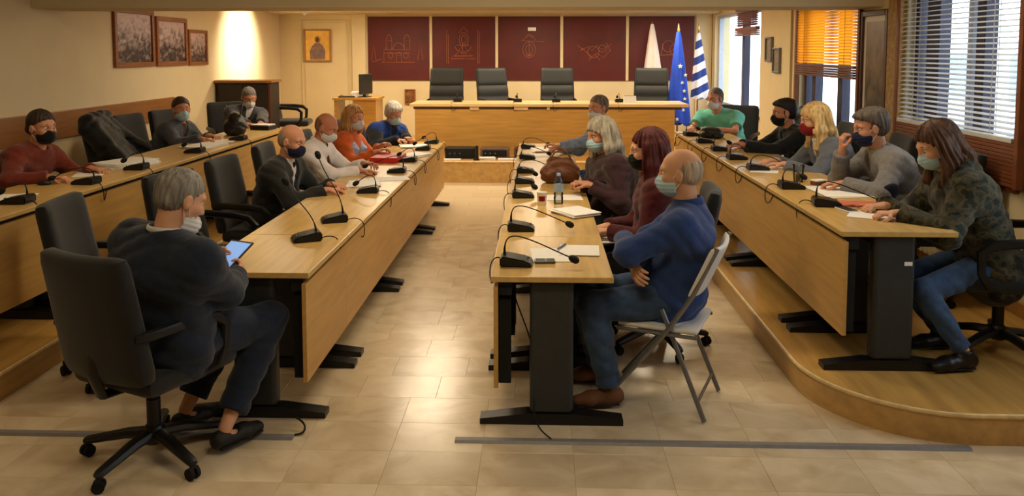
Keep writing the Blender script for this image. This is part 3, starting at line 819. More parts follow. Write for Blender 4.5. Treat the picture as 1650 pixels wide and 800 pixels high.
MB().box((-.052, -.028, 0), (.052, .028, .014), .005).build('body', M_STEELG, ph); MB().box((-.045, -.022, .014), (.0, .022, .0155), .001).build('screen', M_BLACK, ph); MB().box((.01, -.022, .014), (.045, .022, .0155), .001).build('keypad', M_SLATE, ph)
papers('paper_stack', 'fanned white leaflets at the table edge by the red-haired woman', P_, .235, 5.20, T, .21, .26, 35, n=4, h=.006)
papers('paper_sheet', 'white sheet under the water bottle', P_, .16, 5.78, T, .30, .21, 3)
papers('paper_stack', 'white documents at the far end by the denim-sleeved man', P_, .06, 8.55, T, .28, .36, 8, n=3, h=.006)
papers('paper_sheet', 'white sheet between far microphones near the denim-sleeved man', P_, .03, 8.12, T, .32, .22, -4)
# cup
cu = thing('paper_cup', 'white paper cup with red print beside water bottle', 'cup', (.02, 5.50, T))
MB().lathe([(.027, 0), (.029, .004), (.036, .088), (.038, .09), (.036, .09), (.033, .085), (.026, .008)], n=18).build('cup_wall', M_PAPER, cu, smooth=True)
lg = MB(); lg.grid(lambda u, v: Vector(((.0318 + .0035 * v) * math.cos(R(-130 + 80 * u)), (.0318 + .0035 * v) * math.sin(R(-130 + 80 * u)), .03 + .035 * v)), 8, 3, .0006); lg.build('red_print', M_RED, cu)
# bottle
bo = thing('water_bottle', 'clear plastic water bottle with pale blue cap and label', 'bottle', (.135, 5.55, T))
MB().lathe([(.030, 0), (.033, .006), (.033, .05), (.030, .055), (.033, .06), (.033, .075), (.030, .08), (.033, .085), (.033, .15), (.026, .175), (.014, .195), (.012, .205)], n=20).build('bottle_wall', M_CLEAR, bo, smooth=True)
MB().lathe([(.0335, .085), (.0338, .09), (.0338, .135), (.0335, .14)], n=20).build('label_band', mat('bottle_label', (.62, .70, .78), .4), bo, smooth=True)
MB().lathe([(.0145, .195), (.0145, .212), (.012, .215)], n=16).build('cap', mat('bottle_cap', (.55, .68, .85), .4), bo, smooth=True)
# red folder etc on left row
papers('paper_stack', 'white papers beside hands of the suited man', P_, -1.40, 6.32, T, .24, .30, 12, n=3, h=.004)
papers('paper_sheet', 'white sheet reaching towards the table edge past the suited man', P_, -1.24, 6.58, T, .20, .32, -68)
papers('folder', 'thick red folder on the table before the orange top woman', 'folder', -1.46, 7.72, T, .26, .40, -4, M_RED, .05)
papers('paper_stack', 'white documents beside the thick red folder', P_, -1.26, 8.02, T, .22, .32, -25, n=4, h=.006)
papers('paper_stack', 'white papers at the hands of the blue jacket person', P_, -1.38, 8.82, T, .30, .24, 16, n=3, h=.006)
# window row
papers('paper_stack', 'white papers under the forearm of the grey blazer man', P_, 1.94, 5.22, TP, .30, .40, 8, n=2, h=.003)
papers('paper_pad', 'salmon red paper pad before the camouflage woman', P_, 1.90, 4.80, TP, .30, .15, -3, mat('salmon_pad', (.80, .42, .34), .6), .008)
papers('paper_sheet', 'white sheet under the hands of the camouflage woman', P_, 1.87, 4.46, TP, .22, .30, 62)
ph = thing('mobile_phone', 'black phone lying beside the salmon pad', 'phone', (1.76, 4.62, TP), R(-78))
MB().box((-.07, -.035, 0), (.07, .035, .009), .003).build('body', M_WHITEP, ph); MB().box((-.062, -.031, .009), (.062, .031, .0105), .001).build('screen', M_BLACK, ph)
gs = thing('eyeglasses', 'thin brown eyeglasses lying by the phone on platform table', 'eyeglasses', (1.83, 4.66, TP), R(35))
MB().tube([(.026 * math.cos(a * PI / 6), -.033 + .026 * math.sin(a * PI / 6), .012) for a in range(13)], .002, 5).tube([(.026 * math.cos(a * PI / 6), .033 + .026 * math.sin(a * PI / 6), .012) for a in range(13)], .002, 5).build('rims', M_BROWNB, gs)
MB().tube([(0, -.06, .012), (.13, -.055, .006)], .002, 5).tube([(0, .06, .012), (.13, .055, .006)], .002, 5).build('temples', M_BROWNB, gs)
cj = thing('plastic_cup', 'clear plastic cup next to brown box on the platform table', 'cup', (1.80, 5.62, TP))
MB().lathe([(.030, 0), (.032, .004), (.042, .12), (.043, .122), (.040, .12), (.030, .006)], n=18).build('cup_wall', M_CLEAR, cj, smooth=True)
MB().lathe([(.028, .006), (.034, .055)], n=18).build('drink', mat('drink_brown', (.50, .38, .28), .2), cj, smooth=True)
bx_ = thing('cigarette_box', 'small brown and white box before the grey blazer man', 'box', (1.90, 5.50, TP), R(20))
MB().box((-.045, -.03, 0), (.045, .03, .03), .002).build('body', M_BROWNB, bx_); MB().box((-.046, -.031, .028), (.046, .031, .038), .002).build('lid', M_PAPER, bx_)
papers('paper_sheet', 'white sheet before the blond woman on platform table', P_, 1.84, 6.35, TP, .22, .30, 12)
papers('paper_sheet', 'white sheet under microphone before the blond woman', P_, 1.70, 6.10, TP, .20, .14, -20)
# wall row
papers('paper_sheet', 'blank paper at the end of the wall platform table', P_, -3.27, 4.82, TP, .22, .30, 10)
papers('paper_stack', 'open notebooks stacked beside the maroon sweater woman', P_, -3.30, 6.28, TP, .28, .42, -25, n=4, h=.009)
papers('paper_sheet', 'white sheet by the hand of the maroon sweater woman', P_, -3.32, 5.80, TP, .20, .24, 20)
papers('paper_stack', 'white papers before the person in grey-blue jacket', P_, -3.20, 7.55, TP, .26, .40, -14, n=3, h=.006)
papers('paper_sheet', 'white sheet close to the black handbag', P_, -3.2, 8.0, TP, .25, .28, 8)
bk = thing('notebook', 'white topped black notebook before the man by the cabinet', 'notebook', (-3.20, 9.22, TP), R(-12))
MB().box((-.12, -.09, 0), (.12, .09, .05), .006).build('cover', M_BLACK, bk); MB().box((-.11, -.08, .05), (.11, .08, .062), .002).build('pages', M_PAPER, bk)
mo = thing('computer_mouse', 'small black mouse before the maroon sweater woman', 'mouse', (-3.36, 5.32, TP), R(15))
MB().sphere((0, 0, .012), (.045, .028, .020)).build('shell', M_BLACK, mo, smooth=True); MB().box((.015, -.003, .027), (.032, .003, .034), .002).build('wheel', M_SLATE, mo)

# dais clutter
def crate(label, name, x, y, w, d, h, m, ang=0, z=DZ):
    o = thing(name, label, 'equipment', (x, y, z), R(ang))
    MB().box((-w / 2, -d / 2, 0), (w / 2, d / 2, h), .012).build('case', m, o)
    MB().box((-w / 2 + .03, -d / 2 - .006, .03), (w / 2 - .03, -d / 2 + .001, h - .03), .002).build('front_plate', M_BLACKM, o)
    for k in range(3):
        MB().tube([(-w / 2 + .07 + k * .07, -d / 2 - .02, h * .5), (-w / 2 + .07 + k * .07, -d / 2, h * .5)], .010, 8).build('knob', M_GREYM, o)
    return o
crate('black amplifier box standing on the dais edge', 'amplifier', -1.10, 11.22, .42, .22, .155, M_BLACK)
crate('brown flat case on the dais beside the amplifier', 'equipment_case', -.62, 11.25, .40, .2, .15, mat('case_brown', (.42, .33, .27), .5, .2, 10))
crate('small brown case on the dais below the head table', 'equipment_case', -.20, 11.25, .30, .2, .15, mat('case_brown2', (.36, .26, .2), .5, .2, 10))
papers('paper_stack', 'white papers on the dais before the brown flat case', P_, -.72, 11.04, DZ, .22, .14, 3, n=3, h=.012)
papers('paper_stack', 'cream papers on the dais before the small case', P_, -.40, 11.03, DZ, .34, .12, 0, n=2, h=.010)
papers('paper_sheet', 'white strip of paper on the dais before amplifier', P_, -1.20, 11.03, DZ, .24, .10, 0, h=.010)
post = thing('short_post', 'short dark post between amplifier and brown case', 'post', (-.855, 11.0, DZ)); MB().lathe([(.02, 0), (.02, .19), (.014, .2)], n=12).build('shaft', M_BLACKM, post); MB().lathe([(.05, 0), (.05, .012), (.02, .016)], n=16).build('foot', M_BLACKM, post)
# name stickers on head table front
for x, w, l in ((-.93, .13, 'shorter pale name sticker on the head table front'), (-.26, .20, 'longer pale name sticker on the head table front'), (.13, .04, 'tiny pale sticker on the head table front')):
    tag(MB().box((x - w / 2, 11.515, DZ + .655), (x + w / 2, 11.5195, DZ + .698)).build('name_sticker', mat('sticker_cream', (.85, .70, .52), .7)), l, 'sticker')
o = thing('desk_calendar', 'small white tent card on the head table before the flag chair', 'card', (1.32, 11.8, DZ + .745)); MB().prism([(-.05, 0), (.05, 0), (.004, .10), (-.004, .10)], -.09, .09, 'X').build('card', M_PAPER, o); MB().tube([(-.08, 0, .1), (.08, 0, .1)], .005, 6).build('spine', M_GREYM, o)

# cabinet at the back left
cb = thing('cabinet', 'dark low cabinet with pale top against the cream wall', 'cabinet', (-4.175, 11.25, DZ))
M_DCAB = mat('dark_cabinet', (.14, .11, .09), .5, .2, 8)
MB().box((-.38, 0, 0), (.38, .40, 1.05), .004).build('body', M_DCAB, cb)
MB().box((-.41, -.03, 1.05), (.41, .43, 1.085), .004).build('top', M_RAIL, cb)
MB().box((.352, -.012, 0), (.385, .0, 1.05), .003).build('edge_strip', mat('red_brown', (.33, .17, .11), .5), cb)
for s in (-1, 1):
    d = MB().box((s * .005, -.018, .04), (s * .345, 0, 1.02), .004).build('door', M_DCAB, cb)
    MB().tube([(s * .04, -.035, .5), (s * .04, -.035, .6)], .006, 6).build('handle', M_GREYM, d)
# desk with monitor
dk = thing('side_desk', 'small oak desk with a computer against the back wall', 'desk', (-2.90, 12.6, DZ))
MB().box((-.34, -.1, .73), (.36, .55, .765), .004).build('desktop', M_OAKX, dk)
MB().box((-.02, -.06, 0), (.34, .5, .73), .003).build('pedestal', M_OAKX, dk)
MB().box((-.32, -.06, 0), (-.28, .5, .73), .003).build('side_panel', M_OAKX, dk)
mn = thing('computer_monitor', 'dark flat monitor seen nearly edge-on on the small desk', 'monitor', (-2.76, 12.72, DZ + .765), R(-14))
MB().box((-.012, -.21, .05), (.025, .21, .37), .006).build('housing', M_SLATE, mn); MB().box((.025, -.195, .065), (.027, .195, .355)).build('screen', M_BLACK, mn)
MB().box((-.03, -.03, .012), (-.005, .03, .2), .004).build('stand', M_BLACK, mn); MB().box((-.09, -.1, 0), (.06, .1, .012), .004).build('foot', M_BLACK, mn)
kb = thing('keyboard', 'dark keyboard and handset heap on the small desk', 'keyboard', (-3.02, 12.68, DZ + .765), R(12))
MB().box((-.16, -.1, 0), (.10, .02, .018), .004).build('housing', M_BLACK, kb)
for i in range(8):
    for j in range(3): MB().box((-.15 + i * .03, -.09 + j * .033, .018), (-.126 + i * .03, -.063 + j * .033, .024), .002).build('key', M_SLATE, kb)
papers('paper_stack', 'untidy papers heaped on the small desk behind keyboard', P_, -2.9, 12.95, DZ + .765, .26, .22, 15, n=5, h=.016)

# ---------------------------------------------------------------- flags
def flag_cloth(label_mat, ztop, zbot, r0, r1, folds, name, o, lean=(0, 0), ph=0.0, seed=0):
    n = 56; m = 24
    rg_ = random.Random(seed); offs = [rg_.uniform(-.3, .3) for _ in range(6)]
    def fn(u, v):
        a = 2 * PI * u
        t = v
        rad = r0 + (r1 - r0) * (t ** .8)
        fold = 1 + .30 * t ** .5 * math.sin(folds * a + ph + 1.4 * math.sin(2.1 * t + offs[0])) + .10 * math.sin(2 * a + offs[1] + 3 * t)
        return Vector((math.cos(a) * rad * fold + lean[0] * t, math.sin(a) * rad * fold * .6 + lean[1] * t, ztop + (zbot - ztop) * t + .03 * math.sin(3 * a + offs[2]) * t))
    b = MB(); b.grid(fn, n, m)
    bmesh.ops.remove_doubles(b.bm, verts=list(b.bm.verts), dist=1e-5)
    return b.build(name, label_mat, o, smooth=True)
def pole(o, h):
    MB().lathe([(.014, 0), (.014, h)], n=10).build('pole', M_FRAME, o, smooth=True)
    MB().lathe([(.016, h), (.022, h + .03), (.012, h + .08), (.003, h + .13)], n=12).build('finial', mat('brass', (.75, .62, .38), .3, metal=.8), o, smooth=True)
    MB().lathe([(.15, 0), (.15, .02), (.03, .05), (.025, .12)], n=20).build('stand', M_BLACK, o, smooth=True)
M_WFLAG = mat('white_flag', (.86, .80, .76), .75, .05, 8, .2, 20)
fo = thing('flag', 'white flag hanging on a pole behind the head table', 'flag', (1.90, 13.75, DZ)); pole(fo, 1.86)
flag_cloth(M_WFLAG, 1.95, .70, .025, .16, 5, 'cloth', fo, (.02, 0), seed=3)
M_BFLAG = mat('blue_flag', (.08, .24, .68), .65, .15, 6, .2, 20)
fo = thing('flag', 'blue flag with ring of pale stars hanging on a pole', 'flag', (2.19, 12.85, DZ)); pole(fo, 1.80)
cl = flag_cloth(M_BFLAG, 1.80, .34, .03, .15, 4, 'cloth', fo, (.02, 0), ph=.8, seed=5)
M_STAR = mat('star_pale', (.92, .90, .72), .6)
def star5(c, r):
    return [(c[0] + (r if k % 2 == 0 else r * .42) * math.sin(k * PI / 5), c[1] + (r if k % 2 == 0 else r * .42) * math.cos(k * PI / 5)) for k in range(10)]
for i, (sx, sz) in enumerate(((.04, 1.28), (.075, 1.02), (.10, .86), (.105, .72), (.09, .58), (-.02, .40), (-.09, .66), (.115, 1.14))):
    # follow the cloth: nearest cloth vertex with the same x and z on the room side
    best = min((v.co for v in cl.data.vertices if v.co.y < 0.03), key=lambda q: (q.x - sx) ** 2 + (q.z - sz) ** 2 + .02 * q.y)
    MB().prism(star5((best.x, best.z), .042 if i == 0 else .033), best.y - .012, best.y - .006, 'Y').build('star', M_STAR, cl)
def striped():
    m = bpy.data.materials.new('blue_white_stripes'); m.use_nodes = True
    nt = m.node_tree; b = nt.nodes['Principled BSDF']
    tc = nt.nodes.new('ShaderNodeTexCoord'); mp = nt.nodes.new('ShaderNodeMapping'); mp.inputs['Rotation'].default_value = (0, R(28), 0)
    nt.links.new(tc.outputs['Object'], mp.inputs[0])
    sp = nt.nodes.new('ShaderNodeSeparateXYZ'); nt.links.new(mp.outputs[0], sp.inputs[0])
    mu = nt.nodes.new('ShaderNodeMath'); mu.operation = 'MULTIPLY'; mu.inputs[1].default_value = 4.4; nt.links.new(sp.outputs[2], mu.inputs[0])
    fr = nt.nodes.new('ShaderNodeMath'); fr.operation = 'FRACT'; nt.links.new(mu.outputs[0], fr.inputs[0])
    gt = nt.nodes.new('ShaderNodeMath'); gt.operation = 'GREATER_THAN'; gt.inputs[1].default_value = .5; nt.links.new(fr.outputs[0], gt.inputs[0])
    mx = nt.nodes.new('ShaderNodeMix'); mx.data_type = 'RGBA'
    mx.inputs[6].default_value = lin((.10, .20, .50)) + (1,); mx.inputs[7].default_value = lin((.86, .86, .90)) + (1,)
    nt.links.new(gt.outputs[0], mx.inputs[0]); nt.links.new(mx.outputs[2], b.inputs['Base Color']); b.inputs['Roughness'].default_value = .7
    return m
fo = thing('flag', 'blue and white striped flag drooping on a pole by the window', 'flag', (2.64, 13.55, DZ)); pole(fo, 1.84)
flag_cloth(striped(), 1.80, .70, .025, .125, 4, 'cloth', fo, (.05, 0), ph=2., seed=9)

# ---------------------------------------------------------------- people: bodies and clothes polygonised from smooth blended volumes
def V3(*a): return np.array(a, dtype=float)
def nrm(v):
    v = np.asarray(v, float); return v / max(1e-9, np.linalg.norm(v))

class Vol:
    """list of volumes; every volume only touches its own neighbourhood of the grid"""
    def __init__(s): s.p = []
    def seg(s, A, B, rA, rB, side=None, k=.03, cut=(), op=1, cap=None):
        A = np.asarray(A, float); B = np.asarray(B, float)
        rA = rA if isinstance(rA, tuple) else (rA, rA); rB = rB if isinstance(rB, tuple) else (rB, rB)
        ax = B - A; L = np.linalg.norm(ax)
        ax = ax / L if L > 1e-6 else V3(0, 0, 1)
        side = V3(0, 1, 0) if side is None else np.asarray(side, float)
        side = side - ax * side.dot(ax)
        if np.linalg.norm(side) < 1e-3:
            side = V3(1, 0, 0) - ax * ax[0]
        side = nrm(side)
        m = max(max(rA), max(rB))
        s.p.append(('s', A, ax, max(L, 1e-6), rA, rB, side, np.cross(ax, side), k, cut, op, np.minimum(A, B) - m, np.maximum(A, B) + m, cap))
        return s
    def ell(s, c, r, M=None, k=.02, cut=(), op=1):
        M = np.eye(3) if M is None else M
        r = np.asarray(r, float); c = np.asarray(c, float); e = np.abs(M) @ r
        s.p.append(('e', c, r, M, k, cut, op, c - e, c + e))
        return s
    def mesh(s, h, disp=None, clip=()):
        pad0 = .45 * max([q[8] if q[0] == 's' else q[4] for q in s.p])
        lo = np.min([q[11] if q[0] == 's' else q[7] for q in s.p if (q[10] if q[0] == 's' else q[6]) > 0], axis=0) - 3 * h - pad0
        hi = np.max([q[12] if q[0] == 's' else q[8] for q in s.p if (q[10] if q[0] == 's' else q[6]) > 0], axis=0) + 3 * h + pad0
        n = np.ceil((hi - lo) / h).astype(int) + 1
        D = np.full(n, .08, np.float32)
        ax_ = [lo[i] + h * np.arange(n[i]) for i in range(3)]
        for q in s.p:
            if q[0] == 's': _, A, ax, L, rA, rB, sd, fr, k, cut, op, a, b, cap = q
            else: _, c, r, M, k, cut, op, a, b = q
            pad_ = k + 3 * h
            i0 = np.maximum(0, np.floor((a - pad_ - lo) / h).astype(int)); i1 = np.minimum(n, np.ceil((b + pad_ - lo) / h).astype(int) + 1)
            if (i1 <= i0).any(): continue
            X = ax_[0][i0[0]:i1[0], None, None]; Y = ax_[1][None, i0[1]:i1[1], None]; Z = ax_[2][None, None, i0[2]:i1[2]]
            if q[0] == 's':
                x, y, z = X - A[0], Y - A[1], Z - A[2]
                t = x * ax[0] + y * ax[1] + z * ax[2]
                f = np.clip(t / L, 0, 1); l = t - f * L
                u = x * sd[0] + y * sd[1] + z * sd[2]; v = x * fr[0] + y * fr[1] + z * fr[2]
                w = rA[0] + (rB[0] - rA[0]) * f; d = rA[1] + (rB[1] - rA[1]) * f
                mn = np.minimum(w, d)
                rr = np.sqrt((u / w) ** 2 + (v / d) ** 2 + (l / (cap or mn)) ** 2)
                dist = (rr - 1) * mn
            else:
                x, y, z = X - c[0], Y - c[1], Z - c[2]
                a_ = (x * M[0, 0] + y * M[1, 0] + z * M[2, 0]) / r[0]; b_ = (x * M[0, 1] + y * M[1, 1] + z * M[2, 1]) / r[1]; c_ = (x * M[0, 2] + y * M[1, 2] + z * M[2, 2]) / r[2]
                dist = (np.sqrt(a_ ** 2 + b_ ** 2 + c_ ** 2) - 1) * r.min()
            for cp, cn in cut:
                dist = np.maximum(dist, (X - cp[0]) * cn[0] + (Y - cp[1]) * cn[1] + (Z - cp[2]) * cn[2])
            S = D[i0[0]:i1[0], i0[1]:i1[1], i0[2]:i1[2]]
            if op > 0:
                hh = np.maximum(k - np.abs(S - dist), 0) / k
                S[...] = np.minimum(S, dist) - hh * hh * k * .25
            else:
                hh = np.maximum(k - np.abs(S + dist), 0) / k
                S[...] = np.maximum(S, -dist) + hh * hh * k * .25
        for cp, cn in clip:
            D = np.maximum(D, (ax_[0][:, None, None] - cp[0]) * cn[0] + (ax_[1][None, :, None] - cp[1]) * cn[1] + (ax_[2][None, None, :] - cp[2]) * cn[2])
        if disp is not None:
            D = D + disp(ax_[0][:, None, None], ax_[1][None, :, None], ax_[2][None, None, :])
        return nets(np.asarray(D, np.float32), lo, h)

def nets(D, lo, h):
    s = D < 0
    n = D.shape
    c = np.zeros((n[0] - 1, n[1] - 1, n[2] - 1), np.uint8)
    for i in (0, 1):
        for j in (0, 1):
            for k in (0, 1):
                c += s[i:n[0] - 1 + i, j:n[1] - 1 + j, k:n[2] - 1 + k]
    ii = np.argwhere((c > 0) & (c < 8))
    idx = np.full(c.shape, -1, np.int32)
    idx[ii[:, 0], ii[:, 1], ii[:, 2]] = np.arange(len(ii))
    acc = np.zeros((len(ii), 3)); cnt = np.zeros(len(ii))
    cor = [(a, b, d) for a in (0, 1) for b in (0, 1) for d in (0, 1)]
    val = {q: D[ii[:, 0] + q[0], ii[:, 1] + q[1], ii[:, 2] + q[2]] for q in cor}
    for a in cor:
        for ax in range(3):
            if a[ax] == 0:
                b = list(a); b[ax] = 1; b = tuple(b)
                va, vb = val[a], val[b]
                m = (va < 0) != (vb < 0)
                t = np.where(m, va / np.where(m, va - vb, 1), 0)
                for d in range(3):
                    acc[:, d] += np.where(m, a[d] + (t if d == ax else 0), 0)
                cnt += m
    P = lo + h * (ii + acc / np.maximum(cnt, 1)[:, None])
    quads = []
    for ax in range(3):
        o1, o2 = [(1, 2), (2, 0), (0, 1)][ax]
        sl0 = [slice(None)] * 3; sl1 = [slice(None)] * 3
        sl0[ax] = slice(0, n[ax] - 1); sl1[ax] = slice(1, n[ax])
        A, B = s[tuple(sl0)], s[tuple(sl1)]
        e = np.argwhere(A != B)
        ok = (e[:, o1] > 0) & (e[:, o2] > 0) & (e[:, o1] < n[o1] - 1) & (e[:, o2] < n[o2] - 1)
        e = e[ok]
        fl_ = A[e[:, 0], e[:, 1], e[:, 2]]
        def g(d1, d2):
            q = e.copy(); q[:, o1] += d1; q[:, o2] += d2
            return idx[q[:, 0], q[:, 1], q[:, 2]]
        a, b, c_, d = g(-1, -1), g(0, -1), g(0, 0), g(-1, 0)
        q = np.stack([a, b, c_, d], 1)
        q[~fl_] = q[~fl_][:, ::-1]
        quads.append(q)
    return P, np.concatenate(quads)

def mesh_obj(name, parts, m, parent=None):
    """parts: list of (P, quads) joined into one mesh"""
    P = np.concatenate([p for p, q in parts]); off = 0; Q = []
    for p, q in parts:
        Q.append(q + off); off += len(p)
    Q = np.concatenate(Q).astype(np.int32)
    me = bpy.data.meshes.new(name)
    me.vertices.add(len(P)); me.vertices.foreach_set('co', P.astype(np.float32).ravel())
    me.loops.add(Q.size); me.loops.foreach_set('vertex_index', Q.ravel())
    me.polygons.add(len(Q)); me.polygons.foreach_set('loop_start', np.arange(0, Q.size, 4, dtype=np.int32))
    me.polygons.foreach_set('use_smooth', np.ones(len(Q), bool))
    me.update(calc_edges=True)
    me.materials.append(m)
    o = bpy.data.objects.new(name, me); COL.objects.link(o)
    if parent: o.parent = parent
    return o

def wrinkle(amp, seed, fx=26.0):
    r_ = random.Random(seed); a = [r_.uniform(0, 6) for _ in range(6)]
    def f(X, Y, Z):
        w1 = np.sin(fx * (Z + .5 * X + .2 * Y) + 1.9 * np.sin(9 * Y + 5 * Z + a[0]) + a[1])
        w2 = np.sin(fx * 1.5 * (Z - .5 * Y - .3 * X) + 2.1 * np.sin(11 * X + 4 * Z + a[3]) + a[4])
        w3 = np.sin(14 * X + 3 * np.sin(6 * Z + a[2])) * np.sin(12 * Y + 2 * np.sin(7 * Z + a[5]))
        return amp * (1.1 * (1 - 2 * np.abs(w1)) * .7 + .8 * (1 - 2 * np.abs(w2)) * (.5 + .5 * w3) + .25 * w3)
    return f

def ik(S, W, l1, l2, pole):
    S = np.asarray(S, float); W = np.asarray(W, float)
    d = W - S; L = np.linalg.norm(d); u = d / L
    if L > (l1 + l2) * .995:
        sc = L / ((l1 + l2) * .995); l1 *= sc; l2 *= sc
    a = (l1 * l1 - l2 * l2 + L * L) / (2 * L)
    hgt = math.sqrt(max(1e-6, l1 * l1 - a * a))
    p = np.asarray(pole, float); p = p - u * p.dot(u)
    return S + u * a + nrm(p) * hgt

def add_hand(v, W, d, nml, sgn, curl=.5, k=.006):
    """W wrist, d hand direction, nml = back-of-hand normal, sgn +1 left hand; five fingers, thumb off the side of the palm"""
    d = nrm(d); nml = nrm(np.asarray(nml, float) - d * np.dot(nml, d)); s = np.cross(nml, d) * sgn   # s points to the thumb side
    K = W + d * .095
    v.seg(W - d * .02, W + d * .02, (.027, .019), (.031, .017), s, k=.01)
    v.seg(W + d * .02, K - d * .006, (.033, .015), (.040, .0125), s, k=.012)
    for i, (off, ln) in enumerate(((.030, .072), (.010, .080), (-.010, .074), (-.029, .058))):
        b = K + s * off - d * abs(off) * .25
        c = curl * (1 + .1 * i)
        d1 = nrm(d * math.cos(c * .7) - nml * math.sin(c * .7) + s * off * 1.2)
        d2 = nrm(d * math.cos(c * 1.6) - nml * math.sin(c * 1.6) + s * off * .6)
        d3 = nrm(d * math.cos(c * 2.4) - nml * math.sin(c * 2.4))
        p1 = b + d1 * ln * .45; p2 = p1 + d2 * ln * .32; p3 = p2 + d3 * ln * .25
        v.seg(b - d * .012, p1, .0090, .0085, k=k * .6).seg(p1, p2, .0085, .0078, k=k * .6).seg(p2, p3, .0078, .0066, k=k * .6)
    tb = W + d * .030 + s * .024 - nml * .004
    t1 = tb + nrm(d * .55 + s * .75 - nml * .25) * .036; t2 = t1 + nrm(d * .9 + s * .25 - nml * .3 * (1 + curl)) * .030; t3 = t2 + nrm(d * .9 - s * .05 - nml * .5 * curl) * .022
    v.seg(tb - s * .008, t1, .0150, .0112, k=.010).seg(t1, t2, .0108, .0094, k=k).seg(t2, t3, .0094, .0074, k=k)

def skin(rgb): return mat('skin_%.2f_%.2f' % (rgb[0], rgb[1]), rgb, .52, .08, 9, .05, 140, spec=.35)
def cloth(name, rgb, **kw):
    kw.setdefault('rough', .85); kw.setdefault('var', .16); kw.setdefault('scale', 14); kw.setdefault('bump', .45); kw.setdefault('bscale', 26); kw.setdefault('sheen', .15)
    return mat(name, rgb, spec=.2, **kw)
def hairmat(name, rgb, light=None):
    if name in MATS: return MATS[name]
    return mat(name, rgb, .5, .45, 10, .5, 34, stretch=(5, 5, .7), spec=.35)

